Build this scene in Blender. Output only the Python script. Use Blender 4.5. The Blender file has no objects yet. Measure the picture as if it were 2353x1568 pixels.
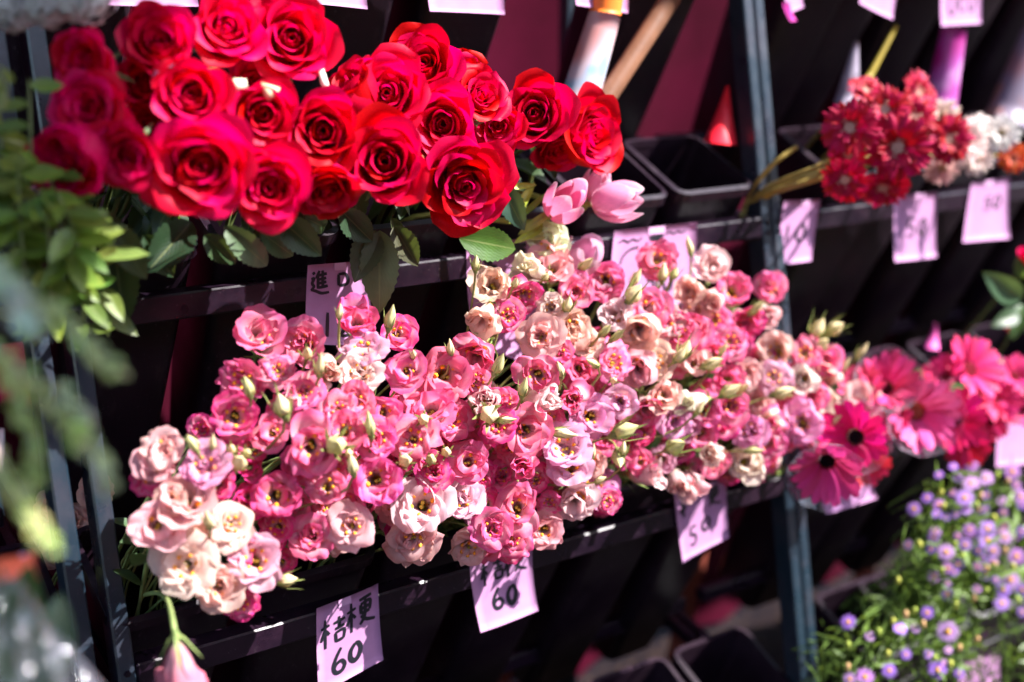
import bpy, math, random
from math import sin, cos, pi, radians
from mathutils import Vector, Matrix, noise
random.seed(7)
rnd = random.random
def U_(a, b): return a + (b - a) * random.random()

# ------------------------------------------------------------------ camera, sky, sun, exposure
scn = bpy.context.scene
COL = scn.collection
RV = Vector((0.81834678, -0.57472476, 0.0))
UV = Vector((0.14527796, 0.20686033, 0.96752422))
FV = Vector((0.55606012, 0.79177033, -0.25277832))
CAM = Vector((0.0, -1.15, 1.2588))
FPX = 2941.0                     # focal length in units of the photo seen 2353 wide
cd = bpy.data.cameras.new('camera'); cam = bpy.data.objects.new('camera', cd); COL.objects.link(cam)
m3 = Matrix((RV, UV, -FV)).transposed()
cam.matrix_world = Matrix.Translation(CAM) @ m3.to_4x4()
cd.sensor_width = 36; cd.lens = 36 * FPX / 2353
cd.clip_start = 0.05; cd.clip_end = 200
cd.dof.use_dof = True; cd.dof.focus_distance = 1.27; cd.dof.aperture_fstop = 1.9; cd.dof.aperture_blades = 0
scn.camera = cam

SUN = Vector((0.50, -0.52, 0.80)).normalized()
sun_el = math.asin(SUN.z); sun_az = math.atan2(SUN.x, SUN.y)
w = bpy.data.worlds.new('World'); scn.world = w; w.use_nodes = True
nt = w.node_tree; bg = nt.nodes['Background']
sky = nt.nodes.new('ShaderNodeTexSky'); sky.sky_type = 'NISHITA'; sky.sun_disc = False
sky.sun_elevation = sun_el; sky.sun_rotation = sun_az
nt.links.new(sky.outputs[0], bg.inputs[0]); bg.inputs[1].default_value = 0.15
sd = bpy.data.lights.new('sun', 'SUN'); so = bpy.data.objects.new('sun', sd); COL.objects.link(so)
sd.energy = 5.0; sd.angle = radians(0.53); sd.color = (1.0, 0.96, 0.94)
so.rotation_euler = (-SUN).to_track_quat('-Z', 'Y').to_euler()
scn.view_settings.view_transform = 'Standard'; scn.view_settings.look = 'None'
scn.view_settings.exposure = 1.74; scn.view_settings.gamma = 1
scn.view_settings.use_curve_mapping = False
scn.cycles.max_bounces = 10; scn.cycles.transparent_max_bounces = 12; scn.cycles.transmission_bounces = 6
scn.cycles.sample_clamp_indirect = 6

# ------------------------------------------------------------------ places on the rack
TB = math.tan(radians(10.5))
ZT = {'top': 1.30, 'mid': 0.970, 'low': 0.6355, 'base': 0.30}     # underside of each front rail
def yfront(z): return -(0.97 - z) * TB
def ray(px, py): return FV + (px - 1176.5) / FPX * RV - (py - 784) / FPX * UV
def P(px, py, off=0.0):
    """point on the plane of the rack's front, moved `off` metres towards the street"""
    d = ray(px, py)
    t = (-(0.97 - CAM.z) * TB - off - CAM.y) / (d.y - d.z * TB)
    return CAM + d * t
def V(px, py, y):
    d = ray(px, py); return CAM + d * ((y - CAM.y) / d.y)
def Q(px, py, dist): return CAM + ray(px, py) * dist
def tile(ox, oy): return lambda zx, zy: ((ox + zx / 2.736) * 0.91914, (oy + zy / 2.736) * 0.91914)
TL = {1: tile(0, 0), 2: tile(850, 0), 3: tile(1700, 0), 4: tile(0, 570), 5: tile(850, 570), 6: tile(1700, 570),
      7: tile(0, 1136), 8: tile(850, 1136), 9: tile(1700, 1136)}
PXS = 0.91914 / 2.736

# ------------------------------------------------------------------ helpers
def mesh(name, v, f, mat=None, smooth=True, uv=None):
    me = bpy.data.meshes.new(name); me.from_pydata([tuple(p) for p in v], [], f)
    if smooth: me.polygons.foreach_set('use_smooth', [True] * len(me.polygons))
    if uv:
        l = me.uv_layers.new(name='UVMap'); data = []
        for p in me.polygons:
            for vi in p.vertices: data += list(uv[vi])
        l.data.foreach_set('uv', data)
    if mat: me.materials.append(mat)
    me.update(); return me
def link(name, me, parent=None, color=None, mw=None):
    o = bpy.data.objects.new(name, me); COL.objects.link(o)
    if parent is not None: o.parent = parent
    if mw is not None: o.matrix_local = mw
    if color: o.color = (*color, 1)
    return o
def dup(src, parent=None, color=None, mw=None):
    o = src.copy(); COL.objects.link(o)
    if parent is not None: o.parent = parent
    if mw is not None: o.matrix_local = mw
    if color: o.color = (*color, 1)
    return o
def tag(o, label, cat, group=None, kind=None):
    o['label'] = label; o['category'] = cat
    if group: o['group'] = group
    if kind: o['kind'] = kind
    return o
def thing(name, loc, label=None, cat=None, group=None, rot=None):
    o = bpy.data.objects.new(name, None); COL.objects.link(o); o.empty_display_size = 0.02
    mw = Matrix.Translation(loc)
    if rot is not None: mw = mw @ rot.to_4x4()
    o.matrix_world = mw
    if label: tag(o, label, cat, group)
    return o, mw
class MB:
    def __init__(s): s.v = []; s.f = []; s.uv = []
    def add(s, v, f, uv=None):
        n = len(s.v); s.v += [Vector(p) for p in v]; s.f += [tuple(i + n for i in q) for q in f]
        s.uv += uv if uv else [(0, 0)] * len(v)
    def box(s, o, ax, ay, az, b=0.0):
        """box from corner o along three edge vectors, chamfered by b"""
        L = [ax.length, ay.length, az.length]; u = [ax.normalized(), ay.normalized(), az.normalized()]
        if b <= 0:
            v = [o + ax * i + ay * j + az * k for k in (0, 1) for j in (0, 1) for i in (0, 1)]
            s.add(v, [(0, 2, 3, 1), (4, 5, 7, 6), (0, 1, 5, 4), (2, 6, 7, 3), (0, 4, 6, 2), (1, 3, 7, 5)]); return
        idx = {}; v = []
        for a in range(3):
            for sx in (0, 1):
                for sy in (0, 1):
                    for sz in (0, 1):
                        c = [sx, sy, sz]; p = o.copy()
                        for i in range(3):
                            t = c[i] * L[i]
                            if i != a: t = b if c[i] == 0 else L[i] - b
                            p += u[i] * t
                        idx[(a, sx, sy, sz)] = len(v); v.append(p)
        f = []
        for a in range(3):
            o1, o2 = [i for i in range(3) if i != a]
            for sgn in (0, 1):
                q = []
                for (p1, p2) in ((0, 0), (1, 0), (1, 1), (0, 1)):
                    c = [0, 0, 0]; c[a] = sgn; c[o1] = p1; c[o2] = p2; q.append(idx[(a, *c)])
                f.append(tuple(q))
            for p1 in (0, 1):
                for p2 in (0, 1):
                    q = []
                    for (fa, e) in ((o1, 0), (o1, 1), (o2, 1), (o2, 0)):
                        c = [0, 0, 0]; c[a] = e; c[o1] = p1; c[o2] = p2; q.append(idx[(fa, *c)])
                    f.append(tuple(q))
        for c in [(i, j, k) for i in (0, 1) for j in (0, 1) for k in (0, 1)]:
            f.append((idx[(0, *c)], idx[(1, *c)], idx[(2, *c)]))
        s.add(v, f)
    def tube(s, pts, r, n=6, cap=True):
        pts = [Vector(p) for p in pts]; m = len(pts)
        rr = r if isinstance(r, (list, tuple)) else [r] * m
        up = Vector((0.3, 0.2, 1)); v = []; uv = []
        for i, p in enumerate(pts):
            d = (pts[min(i + 1, m - 1)] - pts[max(i - 1, 0)]).normalized()
            a = d.cross(up)
            if a.length < 1e-4: a = d.cross(Vector((1, 0, 0)))
            a.normalize(); b = d.cross(a); up = b.cross(d) * -1 if False else up
            for k in range(n):
                th = 2 * pi * k / n
                v.append(p + (a * cos(th) + b * sin(th)) * rr[i]); uv.append((i / (m - 1), k / n))
        f = [(i * n + k, i * n + (k + 1) % n, (i + 1) * n + (k + 1) % n, (i + 1) * n + k) for i in range(m - 1) for k in range(n)]
        if cap: f += [tuple(range(n)), tuple((m - 1) * n + k for k in range(n - 1, -1, -1))]
        s.add(v, f, uv)
    def lathe(s, prof, n=12, c=Vector((0, 0, 0)), twist=0, ribs=0, amp=0):
        v = []; uv = []; m = len(prof)
        for i, (r, z) in enumerate(prof):
            for k in range(n):
                th = 2 * pi * k / n + twist * i / (m - 1)
                q = r * (1 + amp * cos(ribs * 2 * pi * k / n))
                v.append(c + Vector((q * cos(th), q * sin(th), z))); uv.append((i / (m - 1), k / n))
        f = [(i * n + k, i * n + (k + 1) % n, (i + 1) * n + (k + 1) % n, (i + 1) * n + k) for i in range(m - 1) for k in range(n)]
        s.add(v, f, uv)
    def mesh(s, name, mat, smooth=True): return mesh(name, s.v, s.f, mat, smooth, s.uv)
def bez(a, b, c, d, n=8):
    out = []
    for i in range(n + 1):
        t = i / n; u = 1 - t
        out.append(a * u ** 3 + b * 3 * u * u * t + c * 3 * u * t * t + d * t ** 3)
    return out

# ------------------------------------------------------------------ materials
def new_mat(name):
    m = bpy.data.materials.new(name); m.use_nodes = True; n = m.node_tree
    return m, n, n.nodes['Principled BSDF'], n.nodes['Material Output']
def N(n, t, **k):
    x = n.nodes.new(t)
    for a, b in k.items(): setattr(x, a, b)
    return x
def mixc(n, fac, a, b, mode='MIX'):
    x = n.nodes.new('ShaderNodeMix'); x.data_type = 'RGBA'; x.blend_type = mode
    for i, q in ((0, fac), (6, a), (7, b)):
        if hasattr(q, 'is_linked') or hasattr(q, 'links'): n.links.new(q, x.inputs[i])
        elif i == 0: x.inputs[0].default_value = q
        else: x.inputs[i].default_value = (*q[:3], 1)
    return x.outputs[2]
def ramp(n, fac, stops, interp='LINEAR'):
    x = n.nodes.new('ShaderNodeValToRGB'); cr = x.color_ramp; cr.interpolation = interp
    while len(cr.elements) < len(stops): cr.elements.new(0.5)
    for e, (p, c) in zip(cr.elements, stops): e.position = p; e.color = (c, c, c, 1) if not hasattr(c, '__len__') else (*c[:3], 1)
    n.links.new(fac, x.inputs[0]); return x.outputs[0]
def noisef(n, scale, detail=3, rough=0.5, coord='Object', scl=None):
    tc = N(n, 'ShaderNodeTexCoord'); x = N(n, 'ShaderNodeTexNoise')
    x.inputs['Scale'].default_value = scale; x.inputs['Detail'].default_value = detail; x.inputs['Roughness'].default_value = rough
    src = tc.outputs[coord]
    if scl:
        mp = N(n, 'ShaderNodeMapping'); mp.inputs['Scale'].default_value = scl; n.links.new(src, mp.inputs[0]); src = mp.outputs[0]
    n.links.new(src, x.inputs['Vector']); return x.outputs[0]
def bump(n, b, h, strength, dist=0.001):
    x = N(n, 'ShaderNodeBump'); x.inputs['Strength'].default_value = strength; x.inputs['Distance'].default_value = dist
    n.links.new(h, x.inputs['Height']); n.links.new(x.outputs[0], b.inputs['Normal'])

def petal_mat(name, base, mid_mix, edge_from, base_to, transl=0.35, rough=0.5, vein=0.25, edge_dark=0.0, sheen=0.2, tips=None, throat=None):
    """petal: UV.x runs base to tip; object colour is the tip's own colour"""
    m, n, b, out = new_mat(name)
    tc = N(n, 'ShaderNodeTexCoord'); sx = N(n, 'ShaderNodeSeparateXYZ'); n.links.new(tc.outputs['UV'], sx.inputs[0])
    oi = N(n, 'ShaderNodeObjectInfo')
    nz = noisef(n, 90, 3, 0.6)
    add = N(n, 'ShaderNodeMath', operation='MULTIPLY_ADD'); n.links.new(nz, add.inputs[0]); add.inputs[1].default_value = 0.28
    sub = N(n, 'ShaderNodeMath', operation='ADD'); n.links.new(sx.outputs[0], sub.inputs[0]); sub.inputs[1].default_value = -0.14
    n.links.new(sub.outputs[0], add.inputs[2])
    s = add.outputs[0]
    ge = ramp(n, s, [(edge_from, 0), (min(1, edge_from + 0.3), 1)])
    gb = ramp(n, s, [(base_to * 0.5, 1), (base_to, 0)])
    body = mixc(n, mid_mix, oi.outputs['Color'], (0.97, 0.80, 0.80))
    c = mixc(n, ge, body, oi.outputs['Color'])
    c = mixc(n, gb, c, base)
    if throat: c = mixc(n, ramp(n, sx.outputs[0], [(0.06, 1), (0.24, 0)]), c, throat)
    if tips: c = mixc(n, ramp(n, s, [(0.86, 0), (1.0, 1)]), c, tips)
    vn = noisef(n, 60, 2, 0.5, 'UV', (0.12, 1.6, 1))
    vv = ramp(n, vn, [(0.35, 1 - vein), (0.62, 1.0)])
    c = mixc(n, 1.0, c, vv, 'MULTIPLY')
    hs = N(n, 'ShaderNodeHueSaturation')
    r1 = N(n, 'ShaderNodeMapRange'); n.links.new(oi.outputs['Random'], r1.inputs[0]); r1.inputs[3].default_value = 0.488; r1.inputs[4].default_value = 0.512
    r2 = N(n, 'ShaderNodeMapRange'); n.links.new(oi.outputs['Random'], r2.inputs[0]); r2.inputs[3].default_value = 1.05; r2.inputs[4].default_value = 0.86
    n.links.new(r1.outputs[0], hs.inputs['Hue']); n.links.new(r2.outputs[0], hs.inputs['Value']); n.links.new(c, hs.inputs['Color'])
    c = hs.outputs[0]
    n.links.new(c, b.inputs['Base Color']); b.inputs['Roughness'].default_value = rough
    b.inputs['Specular IOR Level'].default_value = 0.25
    b.inputs['Sheen Weight'].default_value = sheen; b.inputs['Sheen Roughness'].default_value = 0.4
    bump(n, b, vn, 0.25, 0.0006)
    tr = N(n, 'ShaderNodeBsdfTranslucent'); n.links.new(c, tr.inputs[0])
    mx = N(n, 'ShaderNodeMixShader'); mx.inputs[0].default_value = transl
    n.links.new(b.outputs[0], mx.inputs[1]); n.links.new(tr.outputs[0], mx.inputs[2]); n.links.new(mx.outputs[0], out.inputs[0])
    return m
M_ROSE = petal_mat('rose_petal', (0.60, 0.004, 0.06), 0.0, 0.2, 0.06, 0.46, 0.5, 0.16, sheen=0.0)
M_LIS = petal_mat('lisianthus_petal', (0.98, 0.88, 0.72), 0.74, 0.64, 0.52, 0.56, 0.5, 0.14, sheen=0.0, throat=(0.97, 0.55, 0.07))
M_GERB = petal_mat('gerbera_petal', (0.45, 0.01, 0.03), 0.0, 0.2, 0.12, 0.28, 0.5, 0.3)
M_GERP = petal_mat('pale_gerbera_petal', (0.8, 0.6, 0.3), 0.2, 0.3, 0.1, 0.3, 0.5, 0.2)
M_TULIP = petal_mat('tulip_petal', (0.90, 0.72, 0.45), 0.0, 0.5, 0.16, 0.45, 0.35, 0.25, tips=(0.95, 0.74, 0.82))
M_DROOP = petal_mat('drooping_petal', (0.80, 0.62, 0.45), 0.25, 0.4, 0.16, 0.35, 0.5, 0.3)
def simple(name, col, rough=0.6, var=0.25, nscale=40, spec=0.4, transl=0.0, bumps=0.0, objcol=False, coat=0.0, metal=0.0):
    m, n, b, out = new_mat(name)
    nz = noisef(n, nscale, 4, 0.6)
    base = N(n, 'ShaderNodeObjectInfo').outputs['Color'] if objcol else (col)
    c = mixc(n, 1.0, base, ramp(n, nz, [(0.3, 1 - var), (0.7, 1.0 + var * 0.3)]), 'MULTIPLY')
    n.links.new(c, b.inputs['Base Color']); b.inputs['Roughness'].default_value = rough
    b.inputs['Specular IOR Level'].default_value = spec; b.inputs['Coat Weight'].default_value = coat; b.inputs['Metallic'].default_value = metal
    if bumps: bump(n, b, nz, bumps)
    if transl:
        tr = N(n, 'ShaderNodeBsdfTranslucent'); n.links.new(c, tr.inputs[0])
        mx = N(n, 'ShaderNodeMixShader'); mx.inputs[0].default_value = transl
        n.links.new(b.outputs[0], mx.inputs[1]); n.links.new(tr.outputs[0], mx.inputs[2]); n.links.new(mx.outputs[0], out.inputs[0])
    return m
M_STEM = simple('green_stem', (0.16, 0.24, 0.06), 0.5, 0.3, 60, 0.4, 0.1, objcol=True)
M_STAMEN = simple('orange_stamen', (0.95, 0.38, 0.02), 0.7, 0.4, 300)
M_PISTIL = simple('yellow_pistil', (0.75, 0.62, 0.08), 0.6, 0.2, 300)
M_DISC = simple('flower_disc', (0.1, 0.02, 0.02), 0.85, 0.5, 400, 0.2, objcol=True)
def leaf_mat():
    m, n, b, out = new_mat('leaf')
    tc = N(n, 'ShaderNodeTexCoord'); sx = N(n, 'ShaderNodeSeparateXYZ'); n.links.new(tc.outputs['UV'], sx.inputs[0])
    oi = N(n, 'ShaderNodeObjectInfo')
    # midrib and side veins
    ab = N(n, 'ShaderNodeMath', operation='SUBTRACT'); n.links.new(sx.outputs[1], ab.inputs[0]); ab.inputs[1].default_value = 0.5
    aa = N(n, 'ShaderNodeMath', operation='ABSOLUTE'); n.links.new(ab.outputs[0], aa.inputs[0])
    rib = ramp(n, aa.outputs[0], [(0.012, 1), (0.035, 0)])
    sv = N(n, 'ShaderNodeMath', operation='MULTIPLY_ADD'); n.links.new(aa.outputs[0], sv.inputs[0]); sv.inputs[1].default_value = -1.1; n.links.new(sx.outputs[0], sv.inputs[2])
    sm = N(n, 'ShaderNodeMath', operation='MULTIPLY'); n.links.new(sv.outputs[0], sm.inputs[0]); sm.inputs[1].default_value = 60
    ss = N(n, 'ShaderNodeMath', operation='SINE'); n.links.new(sm.outputs[0], ss.inputs[0])
    side = ramp(n, ss.outputs[0], [(0.9, 0), (1.0, 0.5)])
    nz = noisef(n, 50, 4, 0.6)
    c = mixc(n, 1.0, oi.outputs['Color'], ramp(n, nz, [(0.3, 0.7), (0.7, 1.1)]), 'MULTIPLY')
    c = mixc(n, 0.12, c, mixc(n, side, c, (0.20, 0.28, 0.07))); c = mixc(n, 0.5, c, mixc(n, rib, c, (0.24, 0.28, 0.10)))
    n.links.new(c, b.inputs['Base Color']); b.inputs['Roughness'].default_value = 0.42; b.inputs['Specular IOR Level'].default_value = 0.5
    bump(n, b, ss.outputs[0], 0.12, 0.0006)
    tr = N(n, 'ShaderNodeBsdfTranslucent'); n.links.new(mixc(n, 0.5, c, (0.3, 0.42, 0.04)), tr.inputs[0])
    mx = N(n, 'ShaderNodeMixShader'); mx.inputs[0].default_value = 0.28
    n.links.new(b.outputs[0], mx.inputs[1]); n.links.new(tr.outputs[0], mx.inputs[2]); n.links.new(mx.outputs[0], out.inputs[0])
    return m
M_LEAF = leaf_mat()
def metal_mat(name, ca, cb, cc, sp):
    m, n, b, out = new_mat(name)
    n1 = noisef(n, 14, 6, 0.7); n2 = noisef(n, 220, 4, 0.7); n3 = noisef(n, 30, 3, 0.6, 'Object', (1, 1, 1))
    c = mixc(n, ramp(n, n1, [(0.45, 0), (0.75, 1)]), ca, cb)
    c = mixc(n, ramp(n, n2, [(0.64, 0), (0.74, 0.6)]), c, cc)
    n.links.new(c, b.inputs['Base Color']); n.links.new(ramp(n, n3, [(0.3, 0.24), (0.7, 0.42)]), b.inputs['Roughness'])
    b.inputs['Specular IOR Level'].default_value = sp; bump(n, b, n2, 0.2, 0.0005); return m
M_STEEL = metal_mat('sky_tinted_black_steel', (0.008, 0.019, 0.031), (0.042, 0.037, 0.050), (0.14, 0.12, 0.15), 0.8)  # blue in the colour stands in for sky reflected by the posts
M_RAIL = metal_mat('worn_black_steel', (0.007, 0.003, 0.008), (0.026, 0.011, 0.022), (0.15, 0.11, 0.13), 0.32)
def plastic_mat():
    m, n, b, out = new_mat('black_bucket_plastic')
    n1 = noisef(n, 9, 5, 0.65); n2 = noisef(n, 260, 3, 0.7, 'Object', (1, 1, 0.12))
    oi = N(n, 'ShaderNodeObjectInfo')
    c = mixc(n, ramp(n, n1, [(0.42, 0), (0.8, 1)]), oi.outputs['Color'], (0.022, 0.009, 0.018))
    c = mixc(n, ramp(n, n2, [(0.63, 0), (0.74, 0.5)]), c, (0.13, 0.10, 0.12))
    n4 = noisef(n, 34, 4, 0.7, 'Object', (1, 1, 0.25)); c = mixc(n, ramp(n, n4, [(0.56, 0), (0.72, 0.35)]), c, (0.07, 0.05, 0.06))
    n.links.new(c, b.inputs['Base Color']); n.links.new(ramp(n, n1, [(0.3, 0.3), (0.75, 0.55)]), b.inputs['Roughness'])
    b.inputs['Specular IOR Level'].default_value = 0.36; return m
M_PLAS = plastic_mat()
def paper_mat():
    m, n, b, out = new_mat('pink_paper')
    nz = noisef(n, 30, 5, 0.6); oi = N(n, 'ShaderNodeObjectInfo')
    c = mixc(n, 1.0, oi.outputs['Color'], ramp(n, nz, [(0.3, 0.82), (0.65, 1.0)]), 'MULTIPLY')
    n.links.new(c, b.inputs['Base Color']); b.inputs['Roughness'].default_value = 0.75; bump(n, b, noisef(n, 18, 2), 0.3, 0.002)
    tr = N(n, 'ShaderNodeBsdfTranslucent'); n.links.new(c, tr.inputs[0]); mx = N(n, 'ShaderNodeMixShader'); mx.inputs[0].default_value = 0.2
    n.links.new(b.outputs[0], mx.inputs[1]); n.links.new(tr.outputs[0], mx.inputs[2]); n.links.new(mx.outputs[0], out.inputs[0]); return m
M_PAPER = paper_mat()
M_INK = simple('black_marker_ink', (0.012, 0.012, 0.018), 0.4, 0.2, 200)
M_TAPE = simple('clear_tape', (0.60, 0.34, 0.55), 0.12, 0.1, 80)

# ------------------------------------------------------------------ ground, wall, awning
def flat_mat(name, c1, c2, scale, rough=0.85, c3=None, s3=120):
    m, n, b, out = new_mat(name)
    nz = noisef(n, scale, 6, 0.65); c = mixc(n, ramp(n, nz, [(0.35, 0), (0.65, 1)]), c1, c2)
    if c3: c = mixc(n, ramp(n, noisef(n, s3, 3, 0.6), [(0.55, 0), (0.65, 1)]), c, c3)
    n.links.new(c, b.inputs['Base Color']); b.inputs['Roughness'].default_value = rough; b.inputs['Specular IOR Level'].default_value = 0.08; bump(n, b, nz, 0.4, 0.004); return m
g = MB(); g.add([(-12, -12, 0), (14, -12, 0), (14, 14, 0), (-12, 14, 0)], [(0, 1, 2, 3)])
go = link('pavement', g.mesh('pavement', flat_mat('shade_toned_paving', (0.006, 0.004, 0.006), (0.014, 0.008, 0.009), 14, 0.8, (0.05, 0.03, 0.02), 60), False)); go['kind'] = 'structure'  # near-black colour paints in the shade beneath the racks
# the building across the street, behind the photographer
fb = MB(); fb.box(Vector((-14, -9.5, 0)), Vector((30, 0, 0)), Vector((0, 1, 0)), Vector((0, 0, 5.2)))
for i in range(9): fb.box(Vector((-12 + 3.1 * i, -8.5, 0.05)), Vector((1.6, 0, 0)), Vector((0, .12, 0)), Vector((0, 0, 2.4)), .02); fb.box(Vector((-12.2 + 3.1 * i, -8.5, 3.2)), Vector((1.9, 0, 0)), Vector((0, .1, 0)), Vector((0, 0, 1.2)), .02)
fo_ = link('street_building', fb.mesh('street_building', flat_mat('dark_plaster', (0.10, 0.045, 0.055), (0.14, 0.07, 0.085), 2, 0.9), False)); tag(fo_, 'dark reddish building across the street behind the photographer', 'building')
# tarpaulin with folds, added behind the racks to make the gaps dark
tv = []; tf = []; nx, nz_ = 90, 14
for j in range(nz_ + 1):
    for i in range(nx + 1):
        x = -1.6 + 7.2 * i / nx; z = 0.02 + 2.3 * j / nz_
        tv.append((x, 0.62 + 0.035 * sin(x * 17 + sin(z * 3)) + 0.02 * sin(x * 41 + z), z))
for j in range(nz_):
    for i in range(nx): a = j * (nx + 1) + i; tf.append((a, a + 1, a + nx + 2, a + nx + 1))
M_BACKDROP = flat_mat('maroon_backdrop', (0.030, 0.0008, 0.006), (0.055, 0.001, 0.012), 3, 0.95)
tp = link('backdrop', mesh('backdrop', tv, tf, M_BACKDROP)); tag(tp, 'dark maroon tarpaulin hanging in folds, added to darken the gaps behind the racks', 'backdrop')

# ------------------------------------------------------------------ racks
def rack(x0, x1, label, lposts=(True, True), zs=('top', 'mid', 'low', 'base')):
    root, mw = thing('flower_rack', Vector(((x0 + x1) / 2, 0, 0)), label, 'rack', 'black steel display racks')
    inv = mw.inverted()
    def put(name, mb): 
        mb.v = [inv @ p for p in mb.v]; return link(name, mb.mesh(name, M_STEEL if 'post' in name else M_RAIL, False), root)
    W = 0.0168
    dn = Vector((0, -TB, -1)); 
    for k, x in enumerate((x0, x1 - W)):
        top = 1.9; b = MB(); o = Vector((x, yfront(top), top))
        # front post leans out towards the foot; its front face lies in the front plane
        b.box(o, Vector((W, 0, 0)), Vector((0, 0.03, 0)), dn * (top - 0.0), 0.0018); put('front_post', b)
        b = MB(); b.box(Vector((x, 0.42, 0)), Vector((W, 0, 0)), Vector((0, 0.024, 0)), Vector((0, 0, 1.9)), 0.0015); put('rear_post', b)
        b = MB()
        for q in zs:
            for dz in (0.006, 0.019): b.lathe([(0.0001, 0.0026), (0.0030, 0.0022), (0.0036, 0.0008), (0.0036, 0)], 6)
            for v_i in range(len(b.v) - 48, len(b.v)): 
                w_ = b.v[v_i]; zz = ZT[q] + (0.006 if v_i < len(b.v) - 24 else 0.019); b.v[v_i] = Vector((x + W / 2 + w_.x, yfront(zz) - w_.z - 0.0002, zz + w_.y))
        put('bolt_heads', b)
        for q in zs:
            z = ZT[q]; b = MB(); o = Vector((x + 0.002, yfront(z) + 0.032, z - 0.012))
            e = Vector((x + 0.002, 0.418, z - 0.012 + 0.12)); b.box(o, Vector((W - 0.004, 0, 0)), e - o, Vector((0, 0, 0.02)), 0.0012); put('side_bar', b)
    for q in zs:
        z = ZT[q]; b = MB()
        b.box(Vector((x0 + W + 0.0005, yfront(z) + 0.0015, z)), Vector((x1 - x0 - 2 * W - 0.001, 0, 0)), Vector((0, 0.026, 0)), Vector((0, 0, 0.026)), 0.0018)
        put('shelf_rail', b)
        zb = z - 0.24; b = MB()
        b.box(Vector((x0 + W, 0.18 + yfront(z), zb)), Vector((x1 - x0 - 2 * W, 0, 0)), Vector((0, 0.02, 0)), Vector((0, 0, 0.02)), 0.0012); put('rear_rail', b)
    return root
XA0 = P(336, 784).x - 0.0; XA0 = 0.318; XA1 = 1.222
rack(XA0, XA1, 'black steel rack in the middle holding red roses above pink lisianthus')
rack(-0.60, XA0 - 0.018, 'black steel rack at the far left, seen only by its right-hand post')
rack(XA1 + 0.003, 3.4, 'black steel rack on the right holding dark red and pink gerberas')

# ------------------------------------------------------------------ buckets (tapered, square, leaning out over the rail)
GAM = radians(26)
AX = Vector((0, sin(GAM), -cos(GAM))); MD = Vector((0, cos(GAM), sin(GAM))); XX = Vector((1, 0, 0))
def make_bucket_meshes():
    w0, d0, w1, d1, L, t = 0.128, 0.125, 0.092, 0.088, 0.42, 0.003
    def ring(w_, d_, l, r=0.014):
        out = []
        for (cx, cy, a0) in ((w_ / 2 - r, d_ - r, 0), (-w_ / 2 + r, d_ - r, 90), (-w_ / 2 + r, r, 180), (w_ / 2 - r, r, 270)):
            for k in range(4):
                a = radians(a0 + 30 * k); out.append(XX * (cx + r * cos(a)) + MD * (cy + r * sin(a)) + AX * l)
        return out
    b = MB(); rings = []
    rr = [(w1, d1, L, 0.016)]; 
    for l in (0.26, 0.13, 0.012): f = 1 - l / L; rings_w = w1 + (w0 - w1) * f; rr.append((rings_w, d1 + (d0 - d1) * f, l, 0.014))
    pts = []
    for (w_, d_, l, r) in rr: pts.append([p + MD * ((d0 - d_) * 0.5) for p in ring(w_, d_, l, r)])
    inner = []
    for l in (0.002, 0.2, L - 0.006):
        f = 1 - l / L; w_ = w1 + (w0 - w1) * f - 2 * t; d_ = d1 + (d0 - d1) * f - 2 * t
        inner.append([p + MD * ((d0 - d_) * 0.5) for p in ring(w_, d_, l)])
    allr = pts + inner; n = 16; v = [p for q in allr for p in q]; f = []
    for i in range(len(allr) - 1):
        if i == len(pts) - 1: continue
        for k in range(n): f.append((i * n + k, i * n + (k + 1) % n, (i + 1) * n + (k + 1) % n, (i + 1) * n + k))
    f.append(tuple(range(n - 1, -1, -1))); f.append(tuple((len(allr) - 1) * n + k for k in range(n)))
    body = mesh('body', v, f, M_PLAS, True)
    # rim: flange round the mouth
    def r2(e, l): return [p + MD * (0) for p in [q for q in ring(w0 + 2 * e, d0 + 2 * e, l, 0.014 + e)]]
    R = [[p - MD * e for p in r2(e, l)] for e, l in ((0.0, 0.012), (0.0038, 0.012), (0.0038, 0.0), (-0.003, -0.0015), (-0.004, 0.010))]
    v = [p for q in R for p in q]; f = []
    for i in range(5):
        j = (i + 1) % 5
        for k in range(n): f.append((i * n + k, i * n + (k + 1) % n, j * n + (k + 1) % n, j * n + k))
    rim = mesh('rim', v, f, M_PLAS, False)
    return body, rim
BODY, RIM = make_bucket_meshes()
BCOL = (0.010, 0.0038, 0.0095)  # maroon tint painted in for reflections on the black plastic
def bucket(x, tier, label, lift=0.040, group='black square flower buckets leaning in the racks', col=BCOL):
    z = ZT[tier] + 0.026 + lift
    y = yfront(ZT[tier]) + 0.029 - lift * math.tan(GAM) + U_(0, 0.006)
    root, mw = thing('flower_bucket', Vector((x, y, z)), label, 'bucket', group, Matrix.Rotation(radians(U_(-1.5, 1.5)), 3, 'Z'))
    link('body', BODY, root, col); link('rim', RIM, root, col); return root
def mouth(x, tier, fx=0.0, fy=0.5):
    """a point in the mouth of a bucket at x"""
    z = ZT[tier] + 0.026 + 0.040; y = yfront(ZT[tier]) + 0.029 - 0.02
    return Vector((x, y, z)) + XX * fx * 0.055 + MD * (0.012 + 0.1 * fy)

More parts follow.
